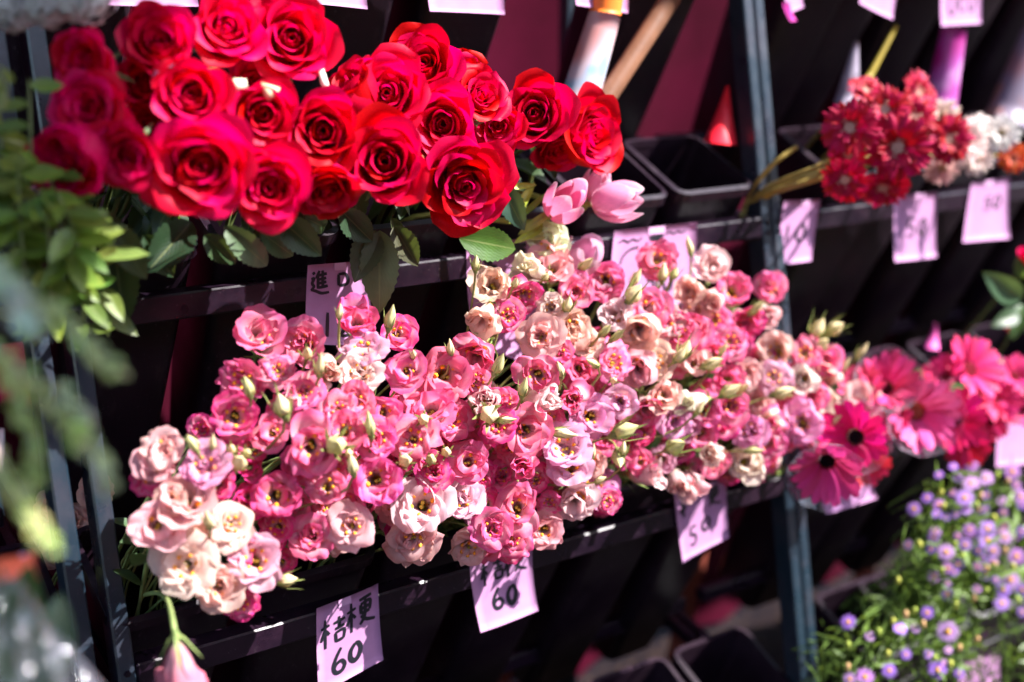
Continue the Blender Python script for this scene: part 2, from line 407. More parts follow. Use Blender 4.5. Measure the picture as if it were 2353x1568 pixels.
# ------------------------------------------------------------------ petals
def prof(keys, L, r0, z0, n):
    """profile by turning angle: keys (s, degrees from the axis)"""
    out = [(r0, z0)]; r, z = r0, z0
    for i in range(n):
        s = (i + 0.5) / n
        for (a, b) in zip(keys, keys[1:]):
            if a[0] <= s <= b[0]: t = (s - a[0]) / (b[0] - a[0]); th = a[1] + (b[1] - a[1]) * t; break
        th = radians(th); r += sin(th) * L / n; z += cos(th) * L / n; out.append((max(r, 0.0006), z))
    return out
def petal(name, mat, L, W, keys, r0=0.002, z0=0.0, nu=9, nv=8, ruffle=0.0, freq=4, seed=0, shape=(0.35, 0.8), cup=0.1, notch=0.12, point=0.0, serr=0.0, recurve=0.0):
    R = random.Random(seed); ph = R.random() * 6; ph2 = R.random() * 6
    pr = prof(keys, L, r0, z0, nu); v = []; uv = []
    for i in range(nu + 1):
        s = i / nu
        base = shape[0] + (1 - shape[0]) * sin(min(s / shape[1], 1) * pi / 2) if s <= shape[1] else math.sqrt(max(0.02, 1 - 0.55 * ((s - shape[1]) / (1 - shape[1])) ** 2))
        for j in range(nv + 1):
            t = -1 + 2 * j / nv
            # edges fall back from the tip, a rounded outline
            back = notch * t * t * s * s + serr * s ** 3 * (0.5 + 0.5 * sin(9 * t + ph)) - point * s ** 3 * max(0, 1 - abs(t) * 2.2)
            se = max(0, s - back); q = se * nu; k = min(int(q), nu - 1); fr = q - k
            if se > 1: k = nu - 1; fr = 1 + (se - 1) * nu
            r = pr[k][0] + (pr[k + 1][0] - pr[k][0]) * fr; z = pr[k][1] + (pr[k + 1][1] - pr[k][1]) * fr
            dr = pr[k + 1][0] - pr[k][0]; dz = pr[k + 1][1] - pr[k][1]; ln = math.hypot(dr, dz) or 1
            nr, nz = dz / ln, -dr / ln
            hw = W * base
            phi = t * hw / max(r + 0.003, 0.006); phi = max(-2.6, min(2.6, phi))
            o = ruffle * (s ** 2.2) * (sin(freq * t * 1.6 + ph) * (0.35 + 0.65 * abs(t)) + 0.4 * sin(freq * 2.3 * t + ph2))
            o += -cup * hw * t * t * (1 - s * 0.5) + recurve * hw * (abs(t) ** 3) * s ** 3
            rr = max(0.0004, r + nr * o); zz = z + nz * o
            v.append((rr * cos(phi), rr * sin(phi), zz)); uv.append((s, 0.5 + t / 2))
    f = [(i * (nv + 1) + j, i * (nv + 1) + j + 1, (i + 1) * (nv + 1) + j + 1, (i + 1) * (nv + 1) + j) for i in range(nu) for j in range(nv)]
    return mesh(name, v, f, mat, True, uv)
def spin(a, tilt=0.0, s=1.0, z=0.0): return Matrix.Rotation(a, 4, 'Z') @ Matrix.Translation((0, 0, z)) @ Matrix.Rotation(tilt, 4, 'Y') @ Matrix.Diagonal((s, s, s, 1))

# roses, radius 4 cm at scale 1
def rose_variant(sd, openness):
    R = random.Random(sd); out = []; n = 22
    for i in range(n):
        f = i / (n - 1); f2 = f ** 1.1
        L = 0.036 + 0.020 * f2
        a0 = 34 + 50 * f2; a1 = -10 + 32 * f2 * openness; a2 = -20 + 44 * f2 * openness; a3 = 0 + 125 * f2 * openness
        if i < 5: a2, a3 = -16, 2
        W = 0.011 + 0.027 * f2
        keys = [(0, a0), (0.28, a0 * 0.5 + a1 * 0.5), (0.5, a1), (0.78, a2), (0.9, (a2 + a3) / 2 + 8), (1, a3 + R.uniform(-10, 25))]
        me = petal('petal', M_ROSE, L * R.uniform(0.94, 1.06), W, keys, 0.0010 + 0.0040 * f, 0.0 - 0.004 * f, 12, 10, 0.0020 * f2 + 0.0004, R.choice((2, 3)), sd * 40 + i,
                   (0.55, 0.62), 0.02, 0.06 + 0.03 * f, 0.035 * f, 0.0, -0.16 * f)
        out.append((me, 2.3998 * i + R.uniform(-0.25, 0.25), R.uniform(-0.04, 0.06) * f))
    return out
ROSES = [rose_variant(11, 0.9), rose_variant(12, 0.6), rose_variant(13, 1.12), rose_variant(14, 0.75), rose_variant(15, 0.5), rose_variant(16, 1.0)]
# lisianthus, radius 2.6 cm at scale 1
def lis_variant(sd, kind):
    R = random.Random(sd); out = []
    if kind == 'open': rows = [(5, 0.038, 0.027, (26, 14, 40, 108), 0.0), (4, 0.035, 0.024, (20, 8, 24, 84), 0.6)]
    elif kind == 'cup': rows = [(5, 0.040, 0.026, (28, 14, 20, 78), 0.0), (4, 0.037, 0.022, (20, 6, 12, 52), 0.6)]
    elif kind == 'double': rows = [(5, 0.038, 0.026, (30, 18, 46, 118), 0.0), (5, 0.035, 0.022, (24, 8, 28, 88), 0.6), (4, 0.031, 0.017, (16, -2, 8, 58), 0.2), (3, 0.027, 0.011, (8, -8, 0, 30), 0.5)]
    elif kind == 'rosebud': rows = [(4, 0.036, 0.019, (38, 6, -4, 34), 0.0), (4, 0.034, 0.015, (24, -2, -12, 16), 0.6), (3, 0.031, 0.010, (12, -6, -14, 6), 0.3)]
    else: rows = [(5, 0.039, 0.025, (26, 20, 58, 150), 0.0), (5, 0.035, 0.021, (18, 12, 44, 112), 0.6), (3, 0.029, 0.014, (12, 4, 20, 66), 0.1)]
    for (n, L, W, a, ph) in rows:
        for i in range(n):
            k = [x + R.uniform(-7, 7) for x in a]; k[3] += R.uniform(-18, 18)
            me = petal('petal', M_LIS, L * R.uniform(0.93, 1.07), W * R.uniform(0.9, 1.08), [(0, k[0]), (0.35, k[1]), (0.72, k[2]), (1, k[3])],
                       0.0018, 0.0, 10, 12, R.uniform(0.0016, 0.0036), R.choice((2, 3, 4, 5)), sd * 50 + len(out), (0.3, 0.66), R.uniform(-0.05, 0.14), 0.07, 0.0, R.uniform(0.015, 0.05), R.uniform(-0.12, 0.02))
            out.append((me, 2 * pi * (i + ph) / n + R.uniform(-0.28, 0.28), R.uniform(-0.16, 0.14)))
    return out
LIS = {k: [lis_variant(100 + 10 * i + j, k) for j in range(5)] for i, k in enumerate(('open', 'cup', 'double', 'rosebud', 'blown'))}
mb = MB()
for i in range(6):
    a = i * 1.05; p = Vector((0.0035 * cos(a), 0.0035 * sin(a), 0.004))
    mb.tube([p, p + Vector((0.0018 * cos(a), 0.0018 * sin(a), 0.008)), p + Vector((0.003 * cos(a), 0.003 * sin(a), 0.0125))], [0.0004, 0.0004, 0.0005], 4)
    mb.lathe([(0.0001, 0), (0.0015, 0.001), (0.0017, 0.0025), (0.0013, 0.004), (0.0001, 0.005)], 6, p + Vector((0.003 * cos(a), 0.003 * sin(a), 0.0105)))
STAMENS = mb.mesh('stamens', M_STAMEN)
mb = MB(); mb.lathe([(0.0005, 0), (0.0024, 0.003), (0.0024, 0.007), (0.0009, 0.010), (0.0008, 0.015), (0.0001, 0.0155)], 8)
for s in (-1, 1): mb.lathe([(0.0001, 0), (0.0014, 0.0006), (0.0016, 0.0022), (0.0001, 0.003)], 6, Vector((s * 0.0016, 0, 0.0142)))
PISTIL = mb.mesh('pistil', M_PISTIL)
def calyx_mesh(name, n, L, W, keys, r0=0.002, z0=-0.004):
    b = MB(); b.lathe([(0.0012, z0 - 0.004), (0.0024, z0 - 0.001), (0.003, z0 + 0.002), (0.002, z0 + 0.004)], 8)
    for i in range(n):
        pr = prof(keys, L, r0, z0, 5); a0 = 2 * pi * i / n; v = []
        for k, (r, z) in enumerate(pr):
            s = k / 5; hw = W * (1 - s) ** 0.8 * (0.6 + 0.8 * s)
            for t in (-1, 0, 1): ph = a0 + t * hw / max(r, 0.002); v.append((r * cos(ph), r * sin(ph), z - 0.0004 * abs(t)))
        b.add(v, [(k * 3 + j, k * 3 + j + 1, k * 3 + j + 4, k * 3 + j + 3) for k in range(5) for j in (0, 1)])
    return b.mesh(name, M_STEM)
CALYX = calyx_mesh('calyx', 5, 0.022, 0.0016, [(0, 60), (0.3, 30), (1, 34)])
CALYX_ROSE = calyx_mesh('calyx', 5, 0.032, 0.0042, [(0, 95), (0.3, 110), (1, 150)], 0.004, -0.006)
CALYX_BUD = calyx_mesh('calyx', 5, 0.020, 0.0013, [(0, 50), (0.3, 14), (0.6, 5), (1, 22)], 0.002, -0.001)
# leaf, length 1 along +X, built flat with a fold and a bend
def leaf_mesh(L, W, bend=0.4, fold=0.25, tipw=0.0, ns=9, serr=0.0, wid=0.45, mat=None):
    v = []; uv = []; x = z = 0.0
    for i in range(ns + 1):
        s = i / ns; a = -bend * s
        if i: x += cos(a) * L / ns; z += sin(a) * L / ns
        w_ = W * (sin(pi * s ** (0.7 + wid * 0.3)) ** 0.8 if 0 < s < 1 else 0.02)
        if serr and i % 2: w_ *= 1 - serr
        for t in (-1, -0.5, 0, 0.5, 1):
            v.append((x, t * w_, z + fold * abs(t) * w_ - 0.15 * fold * w_ + 0.03 * W * sin(9 * s + t * 2))); uv.append((s, 0.5 + t / 2))
    f = [(i * 5 + j, i * 5 + j + 1, i * 5 + j + 6, i * 5 + j + 5) for i in range(ns) for j in range(4)]
    return mesh('leaf', v, f, mat or M_LEAF, True, uv)
LEAF_ROSE = [leaf_mesh(0.06, 0.0145, 0.7, 0.35, 0, 22, 0.10), leaf_mesh(0.055, 0.0160, 0.35, 0.55, 0, 22, 0.10), leaf_mesh(0.065, 0.0125, 1.3, 0.6, 0, 22, 0.10)]
LEAF_LIS = [leaf_mesh(0.05, 0.010, 0.5, 0.35), leaf_mesh(0.045, 0.012, -0.2, 0.4)]
LEAF_RUS = [leaf_mesh(0.042, 0.0085, 0.3, 0.3, 0, 6), leaf_mesh(0.036, 0.0095, -0.3, 0.2, 0, 6)]
LEAF_BLADE = [leaf_mesh(0.13, 0.013, 0.5, 0.6, 0, 10), leaf_mesh(0.11, 0.011, 0.9, 0.5, 0, 10)]
LEAF_AST = [leaf_mesh(0.038, 0.0034, 0.4, 0.3, 0, 5), leaf_mesh(0.03, 0.0026, -0.4, 0.3, 0, 5)]
# bud
def bud_mesh(L, r, tw):
    b = MB(); pr = [(0.0012, 0)]
    for i in range(1, 11):
        s = i / 10; pr.append((r * (sin(pi * s ** 0.72) ** 0.85 * (1 - 0.22 * s) + 0.16 * (1 - s)) if s < 1 else 0.0004, L * s))
    b.lathe(pr, 15, twist=tw, ribs=5, amp=0.13); return b.mesh('bud', M_BUD)
def bud_mat():
    m, n, b, out = new_mat('cream_bud')
    tc = N(n, 'ShaderNodeTexCoord'); sx = N(n, 'ShaderNodeSeparateXYZ'); n.links.new(tc.outputs['UV'], sx.inputs[0])
    oi = N(n, 'ShaderNodeObjectInfo')
    c = mixc(n, ramp(n, sx.outputs[0], [(0.0, 1), (0.4, 0)]), oi.outputs['Color'], (0.60, 0.55, 0.20))
    wv = noisef(n, 40, 2, 0.5, 'UV', (0.15, 1.5, 1)); c = mixc(n, 1.0, c, ramp(n, wv, [(0.35, 0.72), (0.6, 1.0)]), 'MULTIPLY')
    n.links.new(c, b.inputs['Base Color']); b.inputs['Roughness'].default_value = 0.5
    tr = N(n, 'ShaderNodeBsdfTranslucent'); n.links.new(c, tr.inputs[0]); mx = N(n, 'ShaderNodeMixShader'); mx.inputs[0].default_value = 0.2
    n.links.new(b.outputs[0], mx.inputs[1]); n.links.new(tr.outputs[0], mx.inputs[2]); n.links.new(mx.outputs[0], out.inputs[0]); return m
M_BUD = bud_mat()
BUDS = [bud_mesh(0.026, 0.0062, 1.2), bud_mesh(0.022, 0.0066, 0.9), bud_mesh(0.030, 0.0056, 1.6), bud_mesh(0.016, 0.0060, 0.8)]
STEMC = (0.26, 0.35, 0.10); LEAFC = (0.05, 0.10, 0.03)

def facing(p, fx, fy):
    d = (p - CAM).normalized(); r = d.cross(Vector((0, 0, 1))).normalized(); u = r.cross(d)
    q = math.sqrt(max(0.0, 1 - fx * fx - fy * fy)); return (r * fx + u * fy - d * q).normalized()
def frame_for(ax, roll):
    q = ax.to_track_quat('Z', 'Y').to_matrix(); return q @ Matrix.Rotation(roll, 3, 'Z')
def stem_obj(root, mw, p, ax, end, r=0.0016, col=STEMC, sag=0.35, back=0.05, start=0.004):
    a = p - ax * start; L = (a - end).length
    pts = bez(end, end - AX * (L * sag), a - ax * min(back, L * 0.45), a, 9)
    inv = mw.inverted(); b = MB(); b.tube([inv @ q for q in pts], r, 6)
    o = link('stem', b.mesh('stem', M_STEM), root, col); STEMOF[root.name] = o; return pts
STEMOF = {}
def put_leaf(root, mw, me, base, direction, up, s=1.0, col=LEAFC, name='leaf'):
    x = direction.normalized(); y = up.cross(x)
    if y.length < 1e-3: y = x.cross(Vector((1, 0, 0)))
    y.normalize(); z = x.cross(y)
    m = Matrix((x, y, z)).transposed().to_4x4(); m.translation = base
    m = m @ Matrix.Diagonal((s, s, s, 1))
    k = U_(0.75, 1.25)
    return link(name, me, STEMOF.get(root.name, root), (col[0] * k, col[1] * k, col[2] * k), mw.inverted() @ m)

FLOWERS = []            # (root, kind, colour word, bunch, px, py) for the labels
# E: end of part one
def r_of(var): return sum(sorted(max(math.hypot(v.co.x, v.co.y) for v in me.vertices) for me, a, t in var)[-5:]) / 5
def h_of(var): return max(max(v.co.z for v in me.vertices) for me, a, t in var)
RR = [r_of(v) for v in ROSES]; RH = [h_of(v) for v in ROSES]
LRR = {k: [r_of(v) for v in q] for k, q in LIS.items()}; LRH = {k: [h_of(v) for v in q] for k, q in LIS.items()}

# ------------------------------------------------------------------ the buckets
ORD = ['first', 'second', 'third', 'fourth', 'fifth', 'sixth', 'seventh', 'eighth', 'ninth', 'tenth', 'eleventh', 'twelfth', 'thirteenth', 'fourteenth', 'fifteenth', 'sixteenth', 'seventeenth', 'eighteenth', 'nineteenth', 'twentieth'] + ['twenty-' + w for w in ('first', 'second', 'third', 'fourth', 'fifth', 'sixth', 'seventh', 'eighth', 'ninth')] + ['thirtieth'] + ['thirty-' + w for w in ('first', 'second', 'third', 'fourth', 'fifth', 'sixth', 'seventh', 'eighth', 'ninth')]
BK = {}
NB = {'top': 'in the top row', 'mid': 'in the rose row', 'low': 'in the lisianthus row', 'base': 'in the lowest row'}
SPAN = {'top': (0.385, 17), 'mid': (0.385, 15), 'low': (0.385, 15), 'base': (0.385, 15)}
for tier, (x0, n) in SPAN.items():
    xs = []
    for i in range(n):
        x = x0 + 0.150 * i
        if x + 0.066 > XA1 - 0.002 and x - 0.066 < XA1 + 0.034: x += 0.06 if x > XA1 else -0.03
        xs.append(x)
    xs = [x + (0.07 if x > XA1 + 0.1 else 0) for x in xs if not (XA1 - 0.066 < x < XA1 + 0.04)]
    if tier == 'top': xs = [x for x in xs if not 0.95 < x < 1.12]
    BK[tier] = xs
    side = [0, 0]
    for x in xs:
        k = 0 if x < XA1 else 1; side[k] += 1
        lab = '%s black bucket from the left %s, %s' % (ORD[side[k] - 1], NB[tier], 'middle rack' if k == 0 else 'right rack')
        bucket(x, tier, lab)
# buckets of the left-hand rack, mostly behind foliage
for tier in ('mid', 'low'):
    bucket(0.215, tier, 'black square bucket behind the foliage at the far left, %s row' % ('middle' if tier == 'mid' else 'lower'))
def near_bucket(x, tier, x0=-9):
    return min([b for b in BK[tier] if b > x0], key=lambda b: abs(b - x))

# ------------------------------------------------------------------ roses
ROSEC = [(0.90, 0.0003, 0.082), (0.84, 0.0002, 0.066), (0.93, 0.0005, 0.110), (0.76, 0.0002, 0.052)]
def add_rose(px, py, diapx, fx, fy, off, var=None, label=None, leaves=2, col=None, tier='mid', grp='red roses of the two big bunches'):
    p = P(px, py, off); ax = facing(p, fx * 1.15 + U_(-.14, .14), fy * 1.1 + U_(-.14, .14)); dist = (p - CAM).dot(FV)
    k = random.randrange(len(ROSES)) if var is None else var
    s = 0.5 * diapx * 1.07 / FPX * dist / (RR[k] * 0.90)
    rot = frame_for(ax, U_(0, 6.28)); o = p - ax * RH[k] * s * 0.62
    k = (k + random.choice((0, 0, 2))) % 6; s = 0.5 * diapx * 1.07 / FPX * dist / (RR[k] * 0.92); o = p - ax * RH[k] * s * 0.62
    root, mw = thing('red_rose', o, label, 'rose', grp, rot)
    c = col or random.choice(ROSEC)
    sq = (U_(0.93, 1.07), U_(0.93, 1.07))
    for me, a, t in ROSES[k]:
        m = Matrix.Diagonal((s * sq[0], s * sq[1], s, 1)) @ spin(a, t)
        link('petal', me, root, c, m)
    link('calyx', CALYX_ROSE, root, (0.10, 0.17, 0.05), Matrix.Diagonal((s, s, s, 1)))
    bx = near_bucket(p.x - 0.04, tier)
    end = mouth(bx, tier, U_(-0.8, 0.8), U_(0.1, 0.9)) + AX * 0.06
    pts = stem_obj(root, mw, o, ax, end, U_(0.0022, 0.0030), (0.13, 0.17, 0.05), 0.4, 0.09, 0.006 * s)
    for i in range(leaves):
        q = pts[random.randint(3, 7)]; d = Vector((U_(-1, 1), U_(-1.0, 0.1), U_(-0.6, 0.2)))
        put_leaf(root, mw, random.choice(LEAF_ROSE), q, d, Vector((0, -0.3, 1)), U_(0.7, 1.1), random.choice([(0.035, 0.075, 0.03), (0.05, 0.10, 0.03), (0.06, 0.085, 0.035)]))
    return root, mw, pts
R1 = [ # tile, x, y, diameter, face x, face y, off, variant, label
 (1, 590, 430, 470, -.35, .25, .150, 0, 'dark red rose at the upper left edge of the left rose bunch'),
 (1, 1100, 300, 500, -.1, .2, .140, 1, 'red rose with tight swirl between the upper left roses, above the pale crescent'),
 (1, 1560, 190, 470, .05, .3, .135, 3, 'red rose at the very top of the left bunch, cut by the frame'),
 (1, 1990, 270, 590, .12, .15, .130, 0, 'large bright red rose at the top right of the left bunch'),
 (1, 620, 740, 500, -.2, .0, .165, 2, 'shaded red rose low on the left edge of the left bunch'),
 (1, 1310, 650, 490, .05, .0, .160, 1, 'deep red rose with dark heart in the middle of the left bunch'),
 (1, 1800, 780, 470, .0, -.15, .150, 3, 'small dark red rose under the pale gap patches'),
 (1, 2210, 900, 500, .05, .0, .150, 1, 'bright red rose where the left bunch meets the right one'),
 (1, 480, 1070, 480, -.5, -.3, .160, 2, 'dark red rose drooping at the lowest left corner of the left bunch'),
 (1, 880, 1070, 490, -.1, -.1, .175, 3, 'dark red rose with black hollow heart, lower left, beside the biggest rose'),
 (1, 1380, 1130, 700, .0, -.05, .190, 0, 'biggest red rose, front and centre at the bottom of the left bunch'),
 (1, 1840, 1270, 560, .05, -.1, .185, 3, 'red rose at the bottom of the left bunch, right of the biggest one'),
 (1, 2230, 1290, 420, .1, -.5, .150, 0, 'red rose facing down under the junction of the two bunches'),
 (2, 570, 450, 520, .0, .35, .120, 1, 'bright red rose at the top of the right bunch with a small swirl'),
 (2, 330, 640, 560, -.15, .25, .130, 2, 'bright pinkish red rose high on the left of the right bunch'),
 (2, 60, 620, 480, -.45, .5, .115, 0, 'red rose seen side on, top left of the right bunch'),
 (2, 710, 850, 500, -.05, .02, .140, 1, 'red rose with dark heart in the centre of the right bunch'),
 (2, 310, 1110, 600, .0, -.02, .165, 3, 'red rose with clear spiral at the lower left of the right bunch'),
 (2, 960, 660, 400, .3, .3, .115, 2, 'bright red rose at the right shoulder of the right bunch'),
 (2, 850, 500, 330, .2, .6, .095, 0, 'small red rose behind the right shoulder of the right bunch'),
 (2, 850, 1260, 620, .12, -.15, .150, 0, 'large red rose with hanging pointed petals at the bottom of the right bunch'),
 (2, 1330, 780, 500, .0, .12, .085, 3, 'sharp bright red rose on its own right of the bunches, facing the street'),
 (2, 1700, 930, 520, .60, .05, .080, 1, 'red rose turned side on, rightmost of all the roses'),
 (2, 1080, 860, 330, .1, -.2, .085, 2, 'small shadowed red rose between the right bunch and the sharp rose'),
 (1, 1750, 560, 380, .1, .3, .105, 2, 'dark red rose deep behind the pale gap patches'),
 (1, 980, 560, 420, -.1, .2, .125, 3, 'dark red rose deep in the left bunch, left of the pale crescent'),
 (2, 560, 1180, 360, .1, -.3, .105, 3, 'dark rose deep between the two lower roses of the right bunch'),
]
R1 += [(1, 1000, 860, 380, -.2, .1, .110, 3, 'dark rose deep between the crescent and the black hearted rose'), (1, 1640, 930, 360, .1, .1, .115, 2, 'dark rose deep above the gap of the two lowest left roses'),
 (1, 2050, 1080, 380, .2, -.1, .110, 0, 'dark rose deep behind the joint of the bunches'), (2, 140, 880, 380, -.1, .1, .105, 1, 'rose deep below the side-on rose of the right bunch'), (2, 800, 1060, 340, .3, -.1, .095, 2, 'rose deep right of the dark hearted one'),
 (1, 760, 880, 380, -.3, .1, .115, 0, 'dark rose deep in the left of the left bunch'), (2, 1480, 1020, 330, .2, -.4, .065, 1, 'shadowed rose low between the last two roses')]
rose_roots = []
for (t, x, y, d, fx, fy, off, k, lab) in R1:
    px, py = TL[t](x, y)
    rose_roots.append(add_rose(px, py, d * PXS, fx, fy, off, k, lab, leaves=4 if y > 800 else 1))
# hanging rose leaves in front of the shelf
def px_leaf(owner, me, a, b, off, s, col, name='leaf', up=None):
    root, mw, _ = owner; pa = P(*a, off[0]); pb = P(*b, off[1]); L = (pb - pa).length
    upv = up or -(ray(*a))
    return put_leaf(root, mw, me, pa, pb - pa, upv, L / s, col, name)
GD, GM, GL = (0.022, 0.055, 0.022), (0.05, 0.10, 0.035), (0.10, 0.17, 0.045)
for (own, var, a, b, off, col) in [
 (17, 0, (872, 530), (872, 712), (.055, .075), (0.10, 0.125, 0.055)), (17, 1, (862, 530), (818, 640), (.05, .06), (0.07, 0.085, 0.04)),
 (17, 1, (905, 520), (960, 612), (.05, .06), (0.10, 0.10, 0.05)), (17, 2, (900, 500), (935, 560), (.05, .05), (0.08, 0.10, 0.04)),
 (20, 0, (1055, 548), (1212, 578), (.07, .09), (0.07, 0.16, 0.02)), (20, 2, (1100, 520), (1130, 585), (.06, .07), GM), (20, 0, (1150, 420), (1205, 530), (.06, .08), (0.05, 0.11, 0.08)),
 (9, 0, (262, 560), (285, 745), (.09, .11), GD), (9, 1, (440, 510), (345, 618), (.08, .09), GD), (10, 2, (515, 520), (645, 640), (.10, .12), (0.09, 0.14, 0.07)),
 (10, 1, (470, 540), (545, 610), (.09, .09), GM), (11, 1, (640, 500), (740, 590), (.09, .1), GM), (11, 0, (600, 535), (690, 600), (.09, .09), GM), (9, 0, (250, 510), (335, 640), (.12, .14), (0.10, 0.13, 0.05)),
 (8, 2, (235, 480), (300, 600), (.12, .13), (0.10, 0.09, 0.06)), (11, 2, (700, 500), (790, 545), (.08, .08), GM), (12, 1, (780, 480), (860, 560), (.07, .07), GD), (9, 1, (330, 540), (400, 640), (.07, .07), GD)]:
    px_leaf(rose_roots[own], LEAF_ROSE[var], a, b, off, (0.06, 0.055, 0.065)[var] * 0.97, col)

# ------------------------------------------------------------------ lisianthus
LC = {'P': (0.95, 0.16, 0.37), 'M': (0.86, 0.06, 0.27), 'S': (0.98, 0.54, 0.52), 'W': (0.95, 0.62, 0.66), 'C': (0.98, 0.80, 0.70), 'L': (0.86, 0.36, 0.60)}
CW = {'P': 'pink edged', 'M': 'deep magenta', 'S': 'salmon pink', 'W': 'near white', 'C': 'cream', 'L': 'lilac pink'}
def lis_off(px, py):
    """how far the mass of blooms stands out over the lower rail"""
    base = 0.035
    for cx, cy, rx, ry, h in ((470, 1180, 260, 260, .10), (800, 1010, 340, 300, .115), (1180, 960, 330, 330, .10), (1500, 900, 300, 260, .085), (1780, 930, 240, 200, .06)):
        q = ((px - cx) / rx) ** 2 + ((py - cy) / ry) ** 2
        base = max(base, 0.03 + h * max(0, 1 - 0.55 * q))
    return base + max(0, (py - 1050) / 400) * 0.03
def add_lis(px, py, dpx, code, fx, fy, kind=None, doff=0.0, leaf=False):
    off = lis_off(px, py) + doff
    p = P(px, py, off); ax = facing(p, fx, fy); dist = (p - CAM).dot(FV)
    kind = kind or random.choices(['open', 'cup', 'double', 'blown'], [4, 2, 3, 2])[0]
    k = random.randrange(5); var = LIS[kind][k]
    s = 0.5 * dpx * 1.10 / FPX * dist / (LRR[kind][k] * 0.95)
    s = min(s, 1.72 if kind not in ('rosebud', 'cup') else 1.45)
    rot = frame_for(ax, U_(0, 6.28)); o = p - ax * LRH[kind][k] * s * 0.72
    root, mw = thing('lisianthus', o, rot=rot)
    c = LC[code]; j = U_(0.9, 1.1); c = (min(0.95, c[0] * (0.5 + j / 2)), c[1] * j * U_(0.8, 1.25), c[2] * j)
    sx, sy = U_(0.88, 1.1), U_(0.88, 1.1)
    for me, a, t in var:
        link('petal', me, root, c, Matrix.Diagonal((s * sx, s * sy, s * U_(0.95, 1.05), 1)) @ spin(a, t))
    if kind != 'rosebud':
        link('stamens', STAMENS, root, None, Matrix.Diagonal((s * 1.2, s * 1.2, s * 1.15, 1)) @ Matrix.Translation((0, 0, 0.005)))
        link('pistil', PISTIL, root, None, Matrix.Diagonal((s, s, s, 1)) @ Matrix.Translation((0, 0, 0.004)))
    link('calyx', CALYX, root, STEMC, Matrix.Diagonal((s, s, s, 1)))
    bx = near_bucket(p.x - 0.05, 'low')
    end = mouth(bx, 'low', U_(-0.8, 0.8), U_(0.05, 0.95)) + AX * 0.05
    pts = stem_obj(root, mw, o, ax, end, 0.0013 * s + 0.0003, random.choice([STEMC, (0.3, 0.38, 0.12), (0.20, 0.31, 0.09)]), 0.4, 0.05, 0.007 * s)
    if leaf:
        for i in range(2):
            q = pts[random.randint(2, 5)]
            put_leaf(root, mw, random.choice(LEAF_LIS), q, Vector((U_(-1, 1), U_(-1, 0), U_(0, 1))), Vector((0, -.3, 1)), U_(0.7, 1.1), (0.07, 0.13, 0.06))
    FLOWERS.append([root, kind, CW[code], px, py, fx, fy, dpx]); return root, mw, pts
